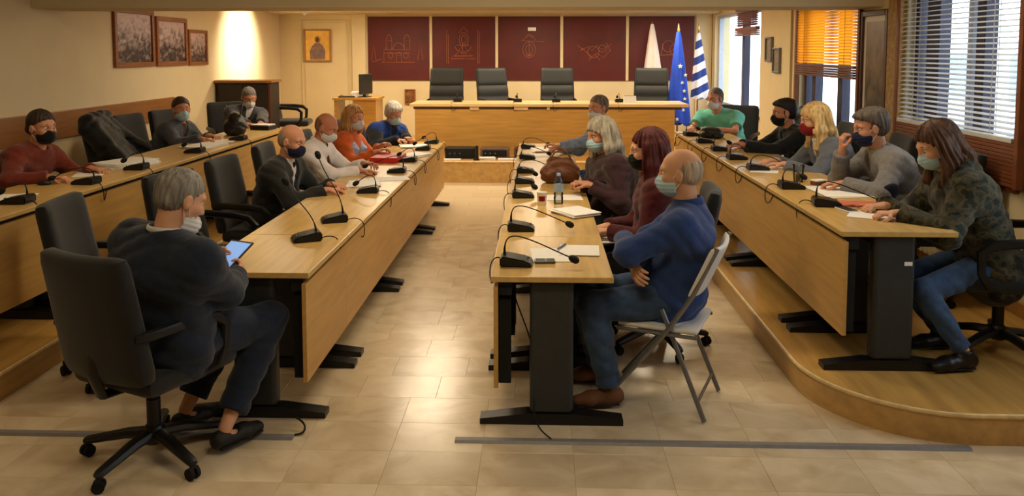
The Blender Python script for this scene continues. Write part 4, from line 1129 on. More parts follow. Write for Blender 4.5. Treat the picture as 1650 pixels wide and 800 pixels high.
PEOPLE = []
def person(label, pel, ang, head, hy=0.0, hp=0.0, seat=.45, fz=0.0, hands=None, poles=None, hdirs=None, curls=(.6, .6), knees=None, ankles=None,
           bw=1.0, belly=0.0, skin_rgb=(.80, .58, .45), top=None, inner=None, tie=None, trousers=None, shoes=None, hair=None, mask=None,
           bare_feet=False, sleeve='long', h=.0095, twist=0.0, extra=None, beard=None, female=False, hroll=0.0, hnormals=None, thick=.014, lace=None):
    """pel (x,y) pelvis in the room, ang facing in degrees (0 = +x), head = head centre in the room; hand targets in room coordinates"""
    ca, sa = math.cos(R(ang)), math.sin(R(ang))
    def loc(p):
        x, y, z = p[0] - pel[0], p[1] - pel[1], p[2] - fz
        return V3(ca * x + sa * y, -sa * x + ca * y, z)
    def locd(p): return V3(ca * p[0] + sa * p[1], -sa * p[0] + ca * p[1], p[2])
    Pz = seat + .095
    fs = 1.0 if h < .009 else 1.18
    P = V3(0, 0, Pz)
    hc = loc(head)
    # head frame, hy/hp yaw & pitch of the gaze relative to the chest
    cy, sy = math.cos(R(hy)), math.sin(R(hy)); cp, sp_ = math.cos(R(hp)), math.sin(R(hp))
    fx = V3(cy * cp, sy * cp, -sp_); fy = V3(-sy, cy, 0)
    if hroll:
        up0 = np.cross(fx, fy); fy = nrm(fy * math.cos(R(hroll)) + up0 * math.sin(R(hroll)))
    fz_ = np.cross(fx, fy)
    HM = np.stack([fx, fy, fz_], 1)
    def H(x, y, z): return hc + HM @ V3(x, y, z)
    N = hc - fz_ * .105 - fx * .035 - V3(0, 0, .055)
    up = nrm(N - P); TL = np.linalg.norm(N - P); s_ = TL / .50
    st, ct = math.sin(R(twist)), math.cos(R(twist))
    sd0 = V3(0, 1, 0); sd1 = nrm(V3(-st, ct, 0) - up * np.dot(V3(-st, ct, 0), up) * .5)
    fw = nrm(np.cross(sd1, up)); back = -fw
    W_ = P + up * TL * .34 + back * .025; C = P + up * TL * .70 + back * .03; CT = P + up * TL * .90 + back * .012
    shw = (.165 if female else .185) * bw
    SL = P + up * TL * .835 + sd1 * shw; SR = P + up * TL * .835 - sd1 * shw
    hands = hands or (None, None)
    wl = loc(hands[0]) if hands[0] is not None else P + V3(.30, .15, .10)
    wr_ = loc(hands[1]) if hands[1] is not None else P + V3(.30, -.15, .10)
    poles = poles or (None, None)
    pl_ = locd(poles[0]) if poles[0] else V3(-.35, .8, -.9); pr_ = locd(poles[1]) if poles[1] else V3(-.35, -.8, -.9)
    l1, l2 = .285, .255
    EL = ik(SL, wl, l1, l2, pl_); ER = ik(SR, wr_, l1, l2, pr_)
    hipL, hipR = P + V3(0.02, .09, -.01), P + V3(0.02, -.09, -.01)
    knees = [loc(q) for q in knees] if knees else [V3(.43, .12, seat + .035), V3(.43, -.12, seat + .035)]
    ankles = [loc(q) for q in ankles] if ankles else [V3(.43, .13, .085), V3(.42, -.13, .085)]
    # ---------- body (one mesh: trunk, limbs, head, hands)
    v = Vol()
    v.seg(P + up * .02, W_, (.135 * bw, .10), (.12 * bw, .092), sd0, k=.05).seg(W_, C, (.12 * bw, .092), (.14 * bw, .098), sd1, k=.05).seg(C, CT, (.135 * bw, .085), (.075, .06), sd1, k=.05).seg(SL - sd1 * .02, SR + sd1 * .02, .045, .045, k=.04)
    v.seg(hipL, hipR, .095, .095, k=.04)
    for S, E_, Wr in ((SL, EL, wl), (SR, ER, wr_)):
        v.seg(S, E_, .044, .036, k=.03).seg(E_, Wr, .037, .025, k=.02)
    for hp_, kn, an in ((hipL, knees[0], ankles[0]), (hipR, knees[1], ankles[1])):
        v.seg(hp_, kn, .072, .048, k=.04).seg(kn, kn + (an - kn) * .35, .047, .049, k=.02).seg(kn + (an - kn) * .35, an, .049, .031, k=.02)
        fd = nrm(V3(*(kn - hp_)[:2], 0)); fd = nrm(fd)
        v.seg(an - V3(0, 0, .045) - fd * .02, an - V3(0, 0, .055) + fd * .13, (.030, .026), (.034, .016), np.cross(fd, V3(0, 0, 1)), k=.02)
    v.seg(N - up * .05, hc - fz_ * .05 - fx * .02, .055, .052, k=.03)
    parts = [v.mesh(.0085 if sleeve == 'short' else max(.0145, h * 1.6))]
    hd = Vol()
    hw = 0.96 if female else 1.0
    def HE(c, r, **kw): hd.ell(H(*c), (r[0], r[1] * hw, r[2]), HM, **kw)
    HE((-.012, 0, .030), (.098, .077, .088), k=.02)
    HE((.030, 0, -.030), (.066, .062, .080), k=.03)
    hd.seg(H(.020, 0, -.055), H(.048, 0, -.092), (.055 * hw, .045), (.034 * hw, .026), fy, k=.03)
    HE((.064, 0, -.100), (.022, .024, .017), k=.02)
    HE((.078, 0, .024), (.016, .046, .012), k=.018)
    for s in (-1, 1):
        HE((.060, s * .042, -.028), (.026, .022, .022), k=.02)
        HE((.094, s * .031, .004), (.016, .017, .011), k=.014, op=-1)
        HE((-.002, s * .082, -.010), (.020, .013, .033), k=.006)
        HE((.004, s * .096, -.006), (.010, .008, .019), k=.005, op=-1)
        HE((.096, s * .010, -.040), (.010, .009, .008), k=.008)
    hd.seg(H(.086, 0, .014), H(.110, 0, -.034), (.009, .010), (.012, .012), fy, k=.014)
    HE((.088, 0, -.064), (.011, .024, .006), k=.008); HE((.085, 0, -.076), (.011, .020, .007), k=.008)
    HE((.100, 0, -.0695), (.010, .022, .0016), k=.003, op=-1)
    hd.seg(H(-.022, 0, -.055), N - up * .035, (.054, .054), (.062, .058), fy, k=.03)
    parts.append(hd.mesh(.0052 * fs))
    hdirs = hdirs or (None, None); hnormals = hnormals or (None, None)
    for i, (E_, Wr) in enumerate(((EL, wl), (ER, wr_))):
        hv = Vol()
        dd = locd(hdirs[i]) if hdirs[i] else nrm(Wr - E_) * V3(1, 1, .35)
        nn = locd(hnormals[i]) if hnormals[i] else V3(0, 0, 1)
        hv.seg(Wr + (E_ - Wr) * .25, Wr, .027, .024, k=.015)
        add_hand(hv, Wr, dd, nn, 1 if i == 0 else -1, curls[i])
        parts.append(hv.mesh(.0042 * fs))
    body = mesh_obj('person', parts, skin(skin_rgb))
    o = body
    o.location = (pel[0], pel[1], fz); o.rotation_euler = (0, 0, R(ang))
    tag(o, label, 'person')
    # ---------- eyes and brows
    em = bpy.data.materials.get('eye_white') or mat('eye_white', (.82, .79, .76), .2)
    im = mat('eye_iris', (.16, .10, .07), .15)
    hb = (hair or {}).get('rgb', (.3, .25, .2))
    for s in (-1, 1):
        e = MB().sphere((0, 0, 0), .0118, 12, 8).xf(Matrix.Translation(H(.0765, s * .0305 * hw, .002))).build('eye', em, o, smooth=True)
        MB().sphere((0, 0, 0), .0066, 10, 6).xf(Matrix.Translation(H(.0835, s * .0305 * hw, .001))).build('iris', im, e, smooth=True)
    bv = Vol()
    for s in (-1, 1):
        bv.seg(H(.092, s * .013, .030), H(.090, s * .030, .0325), .0036, .0036, k=.003).seg(H(.090, s * .030, .0325), H(.081, s * .046, .027), .0036, .0026, k=.003)
    mesh_obj('eyebrows', [bv.mesh(.003)], hairmat('brow_%.2f' % hb[0], tuple(x * .75 for x in hb)), o)
    # ---------- hair
    if hair:
        hm = hair['mat'] if 'mat' in hair else hairmat('hair_%.2f_%.2f_%.2f' % hair['rgb'], hair['rgb'])
        hv = Vol(); t = hair.get('t', .010); kind = hair['kind']
        def hl(nx, nz, c): # keep n.p > c in head frame
            nn = nrm(HM @ V3(nx, 0, nz)); return (hc + HM @ V3(nx, 0, nz) / math.hypot(nx, nz) * c, -nn)
        disp = None
        if kind in ('short', 'long', 'bun'):
            c0 = hair.get('line', .012)
            hv.ell(H(-.020, 0, .034), (.100 + t, .078 + t, .088 + t * 1.2), HM, k=.02, cut=[hl(-.55, .83, c0)])
            hv.ell(H(-.038, 0, -.022), (.066 + t, .070 + t * .8, .056), HM, k=.02, cut=[(H(-.014, 0, 0), fx)])
            if hair.get('top'):
                hv.ell(H(.0, 0, .088), (.088, .062, .036 * hair['top']), HM, k=.03, cut=[hl(-.55, .83, c0)])
            for s in (-1, 1): # sideburns
                if kind == 'short':
                    hv.ell(H(.016, s * .070, .006), (.012, .008, .026), HM, k=.01)
                    hv.ell(H(-.002, s * .088, -.014), (.020, .022, .034), HM, k=.006, op=-1)
        if kind == 'fringe':
            hv.ell(H(-.016, 0, .020), (.098 + t, .079 + t, .080), HM, k=.02, cut=[(H(.004, 0, hair.get('ztop', .055) * .4), nrm(fx * .75 + fz_ * .66)), (H(.012, 0, 0), fx)])
            hv.ell(H(-.038, 0, -.022), (.064 + t, .069 + t * .8, .054), HM, k=.02, cut=[(H(-.014, 0, 0), fx)])
            for s in (-1, 1): hv.ell(H(-.002, s * .088, -.014), (.020, .022, .034), HM, k=.006, op=-1)
        if kind == 'long':
            ln = hair.get('len', .30); sp2 = hair.get('spread', 1.0)
            drop = V3(0, 0, -1) * .85 + back * .12
            for s in (-1, 1):
                a = H(-.005, s * .080, .03); b = H(-.008, s * .092 * sp2, -.085)
                hv.seg(a, b, (.022, .045), (.026, .050), fy, k=.03)
                hv.seg(b, b + nrm(drop + fx * hair.get('fwd', .1)) * ln * .55, (.028, .048), (.022, .040), fy, k=.03)
            for j in (-1, 0, 1):
                a = H(-.085, j * .045, .02); b = H(-.100, j * .058 * sp2, -.10)
                hv.seg(a, b, (.040, .032), (.046, .034), fy, k=.03)
                e = b + nrm(drop + back * .25) * ln
                hv.seg(b, e, (.046, .034), (.036, .024), fy, k=.03)
        if kind == 'bun':
            hv.seg(H(-.09, 0, .0), H(-.115, 0, -.03), .035, .040, k=.03)
            if hair.get('tail'):
                hv.seg(H(-.115, 0, -.03), H(-.10, hair['tail'], -.20), .036, .020, k=.03)
        am = hair.get('amp', .0012 if kind != 'long' else .0021)
        rr_ = random.Random(len(PEOPLE) + 5); ks = [(rr_.randint(17, 34), rr_.uniform(0, 6), rr_.uniform(6, 16), rr_.uniform(0, 6), rr_.uniform(.8, 2.2)) for _ in range(4)]
        def disp(X, Y, Z):
            x, y, z = X - hc[0], Y - hc[1], Z - hc[2]
            p = x * fx[0] + y * fx[1] + z * fx[2] + .012; q = x * fy[0] + y * fy[1] + z * fy[2]; w = x * fz_[0] + y * fz_[1] + z * fz_[2]
            th = np.arctan2(q, p)
            return am * sum(np.sin(n_ * th + a_ + e_ * np.sin(f_ * w + g_)) for n_, a_, f_, g_, e_ in ks)
        mesh_obj('hair', [hv.mesh(.0050 * fs, disp)], hm, o)
    if beard:
        bd_ = Vol()
        bd_.ell(H(.040, 0, -.078), (.058, .062, .044), HM, k=.02, cut=[(H(0, 0, -.045), fz_), (H(.0, 0, 0), -fx)])
        mesh_obj('beard', [bd_.mesh(.006)], hairmat('beard_%.2f' % beard[0], beard), o)
    # ---------- face mask
    if mask:
        mv = Vol()
        dz = mask[2] if len(mask) > 2 else 0.0   # how far it is pulled down
        mv.ell(H(.034, 0, -.058 - dz), (.087, .069 * hw, .066), HM, k=.01, cut=[(H(0, 0, -.014 - dz), nrm(fz_ - fx * .12)), (H(.020, 0, 0), -fx), (H(0, 0, -.120 - dz * .5), -fz_)])
        mv.seg(H(.104, 0, -.028 - dz), H(.112, 0, -.045 - dz), .012, .014, fy, k=.02, cut=[(H(0, 0, -.014 - dz), nrm(fz_ - fx * .12))])
        def pleat(X, Y, Z):
            q = (X - hc[0]) * fz_[0] + (Y - hc[1]) * fz_[1] + (Z - hc[2]) * fz_[2]
            return .0014 * (1 - 2 * np.abs(np.sin(150 * (q + dz))))
        mk = mesh_obj('face_mask', [mv.mesh(.0042 * fs, pleat)], mask[0], o)
        lp = mat('mask_loop', mask[1], .7)
        for s in (-1, 1):
            pts = bez(H(.030, s * .069 * hw, -.022 - dz), H(.01, s * .079, .012), H(-.026, s * .085, .022), H(-.020, s * .083, -.014), 8) + bez(H(-.020, s * .083, -.014), H(-.014, s * .080, -.04), H(.01, s * .072, -.06), H(.028, s * .060, -.090 - dz * .5), 8)[1:]
            MB().tube(pts, .0017, 5).build('ear_loop', lp, mk)
    # ---------- clothes
    def torso(v, g, arms=True, low=0.0, cuts=(), kk=.05):
        pz = P - up * low
        v.seg(pz + up * .0, W_, (.168 * bw + g, .128 + g), (.158 * bw + g, .122 + g), sd0, k=kk, cut=cuts)
        v.seg(W_, C, (.158 * bw + g, .122 + g), (.170 * bw + g, .124 + g), sd1, k=kk, cut=cuts)
        v.seg(C, CT, (.160 * bw + g, .108 + g), (.095 + g * .5, .072 + g * .5), sd1, k=kk, cut=cuts)
        v.seg(SL - sd1 * .03, SR + sd1 * .03, .066 + g * .8, .066 + g * .8, k=.08, cut=cuts)
        v.seg(SL - sd1 * .06 - up * .07 - fw * .012, SR + sd1 * .06 - up * .07 - fw * .012, .078 + g, .078 + g, k=.08, cut=cuts)
        for S in (SL, SR): v.seg(CT - up * .01, S - up * .005, .052 + g * .5, .060 + g * .6, k=.05, cut=cuts)
        v.ell(P + V3(-.02, 0, .0), (.15 + g, .172 * bw + g, .095 + g), k=.05, cut=cuts)
        if belly:
            v.ell(P + up * .13 + fw * .06, (.10 + belly, .13 * bw + belly * .6, .13), np.stack([fw, sd1, up], 1), k=.06, cut=cuts)
        if female:
            for s in (-1, 1): v.ell(C + fw * .085 + sd1 * s * .068 - up * .03, (.055 + g, .062 + g, .062 + g), k=.05, cut=cuts)
    def sleeves(v, g, frac):
        for S, E_, Wr in ((SL, EL, wl), (SR, ER, wr_)):
            if frac <= .5:
                e = S + (E_ - S) * frac * 2; d = nrm(e - S)
                v.seg(S, e, .060 + g, .064 + g, k=.05, cut=[(e, d)])
            else:
                v.seg(S, E_, .060 + g, .056 + g, k=.05)
                f = (frac - .5) * 2; e = E_ + (Wr - E_) * f; d = nrm(Wr - E_)
                v.seg(E_, e, .056 + g, .056 + g + (.042 - .056) * f, k=.03, cut=[(e, d)])
                v.seg(e - d * .012, e - d * .004, .044 + g, .044 + g, k=.006, cut=[(e, d)], cap=.012)
    fr = {'long': .97, 'roll': .80, 'short': .34}[sleeve]
    M_top = top['mat']
    tv = Vol(); g = thick - .010
    jacket = top.get('open')
    neckcut = [(N - up * .012, up)]
    if jacket:
        iv = Vol(); torso(iv, g - .020, cuts=[(N + up * .012, up)])
        iv.seg(N - up * .03, N + up * .012, (.066, .066), (.062, .062), fy, k=.02, cut=[(N + up * .022 - fw * .0, nrm(up - fw * .3))])
        sh = mesh_obj('shirt', [iv.mesh(h * 1.3)], inner, o)
        torso(tv, g + .004, low=top.get('low', .03))
        # open front: a wedge cut between the lapels
        wv = top['open']
        b0 = P + up * (TL * wv[0]) + fw * .10; b1 = N + fw * .10 + up * .06
        tv.seg(b0, b1, (.006, .16), (wv[1], .16), sd1, k=.008, op=-1)
        tv.seg(N - up * .02 + fw * .02, N + up * .12, .058, .066, k=.008, op=-1)
        # lapels / collar roll
        for s in (-1, 1):
            q0 = P + up * (TL * wv[0]) + fw * (.120 + g + belly) + sd1 * s * .012; q1 = C + fw * (.118 + g) + sd1 * s * (wv[1] * .55 + .022) + up * .02
            q2 = N + fw * .052 - up * .030 + sd1 * s * (wv[1] + .020); q3 = N - fw * .035 + sd1 * s * .055 + up * .010
            if wv[2]: tv.seg(q0, q1, (.012, .008), (.030, .010), sd1, k=.008).seg(q1, q2, (.032, .010), (.024, .010), sd1, k=.008).seg(q2, q3, (.022, .012), (.020, .016), up, k=.010)
        if wv[2]: tv.seg(N - fw * .052 + sd1 * .04 + up * .004, N - fw * .052 - sd1 * .04 + up * .004, .018, .018, k=.014)
        sleeves(tv, g + .004, fr)
    else:
        torso(tv, g, low=top.get('low', .02))
        sleeves(tv, g, fr)
        tv.seg(N - up * .03, N + up * .06, .052, .056, k=.008, op=-1)
    for fn in (top.get('more') or []): fn(tv, dict(N=N, up=up, fw=fw, sd=sd1, P=P, C=C, SL=SL, SR=SR, EL=EL, ER=ER, wl=wl, wr=wr_, TL=TL, H=H, fx=fx, fy=fy, fz=fz_))
    tm = mesh_obj(top.get('name', 'sweater'), [tv.mesh(h, wrinkle(top.get('amp', .0040), len(PEOPLE) * 7 + 3))], M_top, o)
    if top.get('collar'):
        rc = top['collar']
        pts = [N + fw * .068 * math.cos(a) + sd1 * .071 * math.sin(a) + up * (.012 - .020 * math.cos(a)) for a in np.linspace(PI * .08, PI * 1.92, 26)]
        MB().tube(pts, rc, 8, scale=(.42, 1.15)).build('collar', M_top, tm, smooth=True)
    if tie:
        ex = .0 if jacket else .060
        b0 = P + up * TL * .42 + fw * (.112 + g + ex + belly * .8); b1 = C + fw * (.088 + g + ex); b2 = N + fw * .068 - up * .025
        ty = Vol(); ty.seg(b0, b1, (.030, .007), (.026, .007), sd1, k=.006).seg(b1, b2, (.026, .007), (.012, .008), sd1, k=.006).seg(b2, b2 + up * .015, .015, .016, k=.006)
        mesh_obj('tie', [ty.mesh(.006)], tie, o)
    if trousers:
        qv = Vol()
        qv.ell(P + V3(-.01, 0, -.005), (.145, .180 * bw, .100), k=.04)
        for hp_, kn, an in ((hipL, knees[0], ankles[0]), (hipR, knees[1], ankles[1])):
            d = nrm(an - kn); e = an - d * (.02 if not bare_feet else .075)
            tg = top.get('leg', 0.0)
            qv.seg(hp_, kn, .096 * (.5 + .5 * bw) + tg, .076 + tg, k=.04).seg(kn, kn + (an - kn) * .35, .074 + tg, .072 + tg, k=.02).seg(kn + (an - kn) * .35, e, .071 + tg, .060 + tg, k=.02, cut=[(e, d)])
        mesh_obj('trousers', [qv.mesh(h * 1.5 if h > .009 else h * 1.2, wrinkle(.0045, len(PEOPLE) * 5 + 1))], trousers, o)
    if shoes:
        for hp_, kn, an in ((hipL, knees[0], ankles[0]), (hipR, knees[1], ankles[1])):
            fd = nrm(V3(*(kn - hp_)[:2], 0)); sdv = np.cross(fd, V3(0, 0, 1)); z0 = an[2] - .085
            A = V3(an[0], an[1], z0)
            sv = Vol()
            sv.seg(A - fd * .035 + V3(0, 0, .042), A + fd * .10 + V3(0, 0, .036), (.040, .042), (.045, .034), sdv, k=.02, cut=[(A, V3(0, 0, -1))])
            sv.seg(A + fd * .10 + V3(0, 0, .034), A + fd * .175 + V3(0, 0, .026), (.046, .033), (.036, .024), sdv, k=.02, cut=[(A, V3(0, 0, -1))])
            if not bare_feet: sv.seg(A + V3(0, 0, .04), A + V3(0, 0, .105 if not female else .12), .044, .046, k=.02, cut=[(A + V3(0, 0, .1), V3(0, 0, 1))])
            else: sv.seg(A + V3(0, 0, .07) + fd * .03, A + V3(0, 0, .12) + fd * .02, .034, .036, k=.012, op=-1)
            so_ = mesh_obj('shoe', [sv.mesh(.0085)], shoes, o)
            s2 = Vol(); s2.seg(A - fd * .04 + V3(0, 0, .008), A + fd * .18 + V3(0, 0, .008), (.044, .010), (.038, .010), sdv, k=.01, cut=[(A + V3(0, 0, .001), V3(0, 0, -1))])
            mesh_obj('sole', [s2.mesh(.008)], lace or M_BLACKM, so_)
    if extra: extra(o, dict(N=N, up=up, fw=fw, sd=sd1, P=P, C=C, SL=SL, SR=SR, EL=EL, ER=ER, wl=wl, wr=wr_, TL=TL, H=H, fx=fx, fy=fy, fz=fz_, h=h))
    PEOPLE.append(o)
    return o

M_MBLUE = cloth('surgical_mask_blue', (.66, .78, .82), bump=.08, var=.05)
M_MWHITE = cloth('white_mask', (.80, .80, .80), bump=.08, var=.05)
M_MBLACK = cloth('black_mask', (.06, .06, .065), bump=.1)
M_MNAVY = cloth('navy_mask', (.10, .12, .24), bump=.1)
M_MRED = cloth('dark_red_mask', (.50, .10, .12), bump=.1)
BM, WM, KM, NM, RM = (M_MBLUE, (.85, .88, .9)), (M_MWHITE, (.9, .9, .9)), (M_MBLACK, (.08, .08, .08)), (M_MNAVY, (.85, .85, .85)), (M_MRED, (.5, .1, .12))
S_SHOE = mat('black_shoe_leather', (.09, .085, .08), .4, .2, 12)
M_DTROU = cloth('dark_trousers', (.12, .12, .13))
M_JEANS = cloth('blue_jeans', (.22, .30, .42), var=.25, scale=22)
SK1, SK2, SK3 = (.78, .55, .42), (.84, .63, .50), (.72, .49, .37)
G_ = 'people seated round the tables'

# man holding a tablet at the table end
M_NAVY = cloth('navy_suit', (.11, .145, .21), var=.2)
def collar_white(o, j):
    pts = [j['N'] + j['fw'] * .066 * math.cos(a) + j['sd'] * .070 * math.sin(a) + j['up'] * (.016 - .016 * math.cos(a)) for a in np.linspace(PI * .3, PI * 1.7, 20)]
    MB().tube(pts, .011, 8, scale=(.5, 1.1)).build('shirt_collar', cloth('white_cotton', (.86, .86, .86), bump=.1), o, smooth=True)
chair(-1.70, 3.40, 0, 66, 'large black office chair with loop arms under the man holding a tablet')
person('man in navy suit seen from behind holding a tablet, grey hair, on office chair', (-1.635, 3.42), 60, (-1.545, 3.40, 1.165), hy=-14, hp=24, seat=.44, hands=((-1.60, 3.74, .80), (-1.43, 3.70, .73)), poles=((-.35, -.1, -1), (.35, -.35, -1)), hdirs=((.35, .9, .1), (-.1, 1, .25)), hnormals=((-.9, .3, .1), (.8, -.3, -.2)), curls=(.75, .75),
       knees=((-1.52, 3.86, .50), (-1.30, 3.78, .505)), ankles=((-1.66, 3.62, .115), (-1.41, 3.47, .105)), bw=1.26, belly=.03, thick=.022, skin_rgb=SK2, top=dict(mat=M_NAVY, leg=.006, open=(.55, .05, True), name='jacket', low=.05, amp=.0045), inner=cloth('white_cotton', (.86, .86, .86), bump=.1), trousers=M_NAVY, shoes=mat('loafer_black', (.10, .095, .09), .55, .25, 40, .3, 180), bare_feet=True,
       hair=dict(kind='short', rgb=(.52, .50, .47), t=.006, line=.006), mask=(M_MWHITE, (.9, .9, .9), .045), beard=(.75, .74, .72), h=.0075, extra=collar_white)
tb_ = thing('tablet', 'tablet with bright blue screen held by the man in navy suit', 'tablet', (-1.515, 3.845, .80), R(-25))
mx_ = Matrix.Rotation(R(30), 4, 'X')
MB().box((-.075, -.10, -.004), (.075, .10, .004), .003).xf(mx_).build('body', M_SLATE, tb_)
MB().box((-.066, -.088, .004), (.066, .088, .005)).xf(mx_).build('screen', emit('tablet_screen', (.50, .66, .90), .8), tb_)

# row of the man in white shirt
M_SUIT = cloth('charcoal_suit', (.135, .135, .13))
M_WSH = cloth('white_shirt', (.88, .85, .84), var=.05, bump=.15)
chair(-2.12, 6.02, 0, -4, 'black office chair under the man in charcoal suit')
person('balding man in charcoal suit and navy mask leaning on the table', (-2.04, 6.02), -6, (-1.86, 5.99, 1.125), hy=-12, hp=14, hands=((-1.60, 6.10, .775), (-1.57, 5.84, .775)), hdirs=((1, -.55, 0), (1, .5, 0)), curls=(.7, .7), bw=1.08, belly=.03, skin_rgb=SK1, top=dict(mat=M_SUIT, open=(.30, .075, True), name='jacket', low=.04), inner=M_WSH, tie=cloth('dark_tie', (.14, .10, .14)), trousers=M_SUIT, shoes=S_SHOE,
       hair=dict(kind='fringe', rgb=(.60, .53, .46), t=.002, ztop=.045), mask=NM, h=.0095)
chair(-2.12, 6.98, 0, 2, 'black office chair under the man in white shirt')
person('bald man in white shirt and dark red tie reading with bowed head', (-2.04, 6.98), -4, (-1.86, 6.98, 1.135), hy=-12, hp=26, hands=((-1.56, 7.08, .80), (-1.53, 6.80, .775)), hdirs=((1, -.6, .1), (1, .3, 0)), bw=1.08, belly=.02, skin_rgb=(.72, .46, .34), top=dict(mat=M_WSH, collar=.016, name='shirt'), tie=cloth('burgundy_tie', (.30, .07, .09)), trousers=M_DTROU, shoes=S_SHOE,
       hair=dict(kind='fringe', rgb=(.50, .35, .27), t=.0008, ztop=.03), mask=(M_MWHITE, (.9, .9, .9), .0), h=.0095)
def vest(o, j):
    v = Vol()
    for s in (-1, 1):
        v.seg(j['P'] + j['up'] * .10 + j['fw'] * .150 + j['sd'] * s * .11, j['C'] + j['fw'] * .150 + j['sd'] * s * .10, (.07, .034), (.066, .036), j['sd'], k=.03)
        v.seg(j['C'] + j['fw'] * .150 + j['sd'] * s * .10, j['SL' if s > 0 else 'SR'] - j['sd'] * s * .06 + j['up'] * .05, (.05, .034), (.04, .05), j['sd'], k=.03)
    mesh_obj('scarf', [v.mesh(.010, wrinkle(.003, 4))], cloth('pale_blue_scarf', (.66, .72, .84), var=.3, scale=30), o)
chair(-2.12, 8.05, 0, -6, 'black office chair under the woman in orange top')
person('blond woman in orange top and pale blue scarf with white mask', (-2.03, 8.05), -12, (-1.87, 8.08, 1.12), hy=-22, hp=4, hands=((-1.62, 8.02, .84), (-1.62, 7.86, .80)), hdirs=((1, -.5, .5), (1, .3, .4)), skin_rgb=SK1, female=True, top=dict(mat=cloth('orange_knit', (.80, .38, .16)), name='sweater'), trousers=M_DTROU, shoes=S_SHOE,
       hair=dict(kind='long', rgb=(.72, .54, .32), t=.014, len=.10, spread=.9), mask=WM, h=.0105, extra=vest)
M_BLUJ = cloth('blue_jacket', (.07, .20, .46), var=.15)
def darkyoke(o, j):
    v = Vol()
    for S, E_, W in ((j['SL'], j['EL'], j['wl']), (j['SR'], j['ER'], j['wr'])):
        v.seg(S - j['up'] * .01, E_, .088, .080, k=.03).seg(E_, E_ + (W - E_) * .9, .080, .062, k=.03)
    mesh_obj('dark_sleeves', [v.mesh(.014, wrinkle(.004, 8))], cloth('black_shell', (.085, .09, .11)), o)
chair(-2.02, 9.42, 0, -30, 'black office chair under the person in blue and black jacket')
person('grey-haired person in blue and black jacket at the table end', (-1.95, 9.40), -38, (-1.69, 9.30, 1.075), hy=-10, hp=22, hands=((-1.52, 9.12, .81), (-1.60, 8.98, .80)), hdirs=((.6, -.8, 0), (.9, -.3, 0)), curls=(1.0, 1.0), bw=1.1, skin_rgb=SK1, top=dict(mat=M_BLUJ, open=(.3, .05, True), name='jacket', low=.04, amp=.005), inner=cloth('dark_inner', (.10, .10, .12)), trousers=M_DTROU, shoes=S_SHOE,
       hair=dict(kind='short', rgb=(.78, .76, .72), t=.016, line=.006, top=1.0, amp=.0022), mask=BM, h=.0105, thick=.018, extra=darkyoke)

# row of the man in blue shirt
M_BSH = cloth('blue_shirt', (.15, .24, .44), var=.12)
person('bald man in blue shirt with folded arms on white folding chair', (.69, 4.12), 164, (.715, 4.09, 1.185), hy=2, hp=4, seat=.455, hands=((.44, 4.13, .83), (.47, 3.98, .745)), poles=((-.65, -.9, -.35), (-.8, .9, -.5)), hdirs=((.2, 1, -.1), (.1, -1, -.3)), hnormals=((-.5, 0, .9), (-.9, 0, .3)), curls=(.5, .4), knees=((.27, 3.98, .52), (.25, 4.24, .52)), ankles=((.36, 3.98, .10), (.33, 4.26, .10)), bw=1.12, belly=.035, thick=.016, skin_rgb=(.80, .60, .46),
       top=dict(mat=M_BSH, collar=.018, name='shirt', low=.08, amp=.0045), trousers=M_JEANS, shoes=mat('brown_suede', (.42, .27, .16), .8, .2, 20), hair=dict(kind='fringe', rgb=(.70, .62, .53), t=.0025, ztop=.060), mask=BM, h=.0075)
M_WINE = cloth('wine_knit', (.30, .09, .10), var=.25, scale=30)
chair(.72, 4.86, 0, 174, 'black office chair under the red-haired woman')
person('woman with long dark red hair in wine sweater, hands in lap', (.67, 4.86), 176, (.655, 4.86, 1.205), hy=4, hp=8, hands=((.42, 4.78, .72), (.42, 4.92, .72)), hdirs=((-.8, .5, 0), (-.8, -.5, 0)), curls=(1.0, 1.0), skin_rgb=SK2, female=True, top=dict(mat=M_WINE, name='sweater', amp=.004), trousers=M_DTROU, shoes=S_SHOE,
       hair=dict(kind='long', rgb=(.36, .12, .10), t=.013, len=.36, spread=.98, line=.006, fwd=.2), mask=KM, h=.0085)
papers('paper_sheet', 'white papers held in the lap of the red-haired woman', P_, .40, 4.84, .665, .20, .26, 12, h=.004)
M_PLUM = cloth('dark_plum_coat', (.22, .13, .14), var=.2, scale=20)
chair(.66, 6.06, 0, 190, 'black office chair under the grey-haired woman')
person('woman with shoulder-length grey hair in dark plum coat and pale mask', (.60, 6.06), 196, (.46, 6.08, 1.165), hy=14, hp=8, hands=((.38, 5.84, .82), (.36, 5.98, .81)), hdirs=((-.9, .3, .2), (-.9, -.35, .2)), curls=(1.0, 1.0), bw=1.34, belly=.04, skin_rgb=SK1, female=True, top=dict(mat=M_PLUM, name='coat', low=.08, collar=.014, amp=.006), trousers=M_DTROU, shoes=S_SHOE,
       hair=dict(kind='long', rgb=(.66, .62, .54), t=.022, len=.16, spread=1.15, line=-.005), mask=BM, h=.0085, thick=.022)
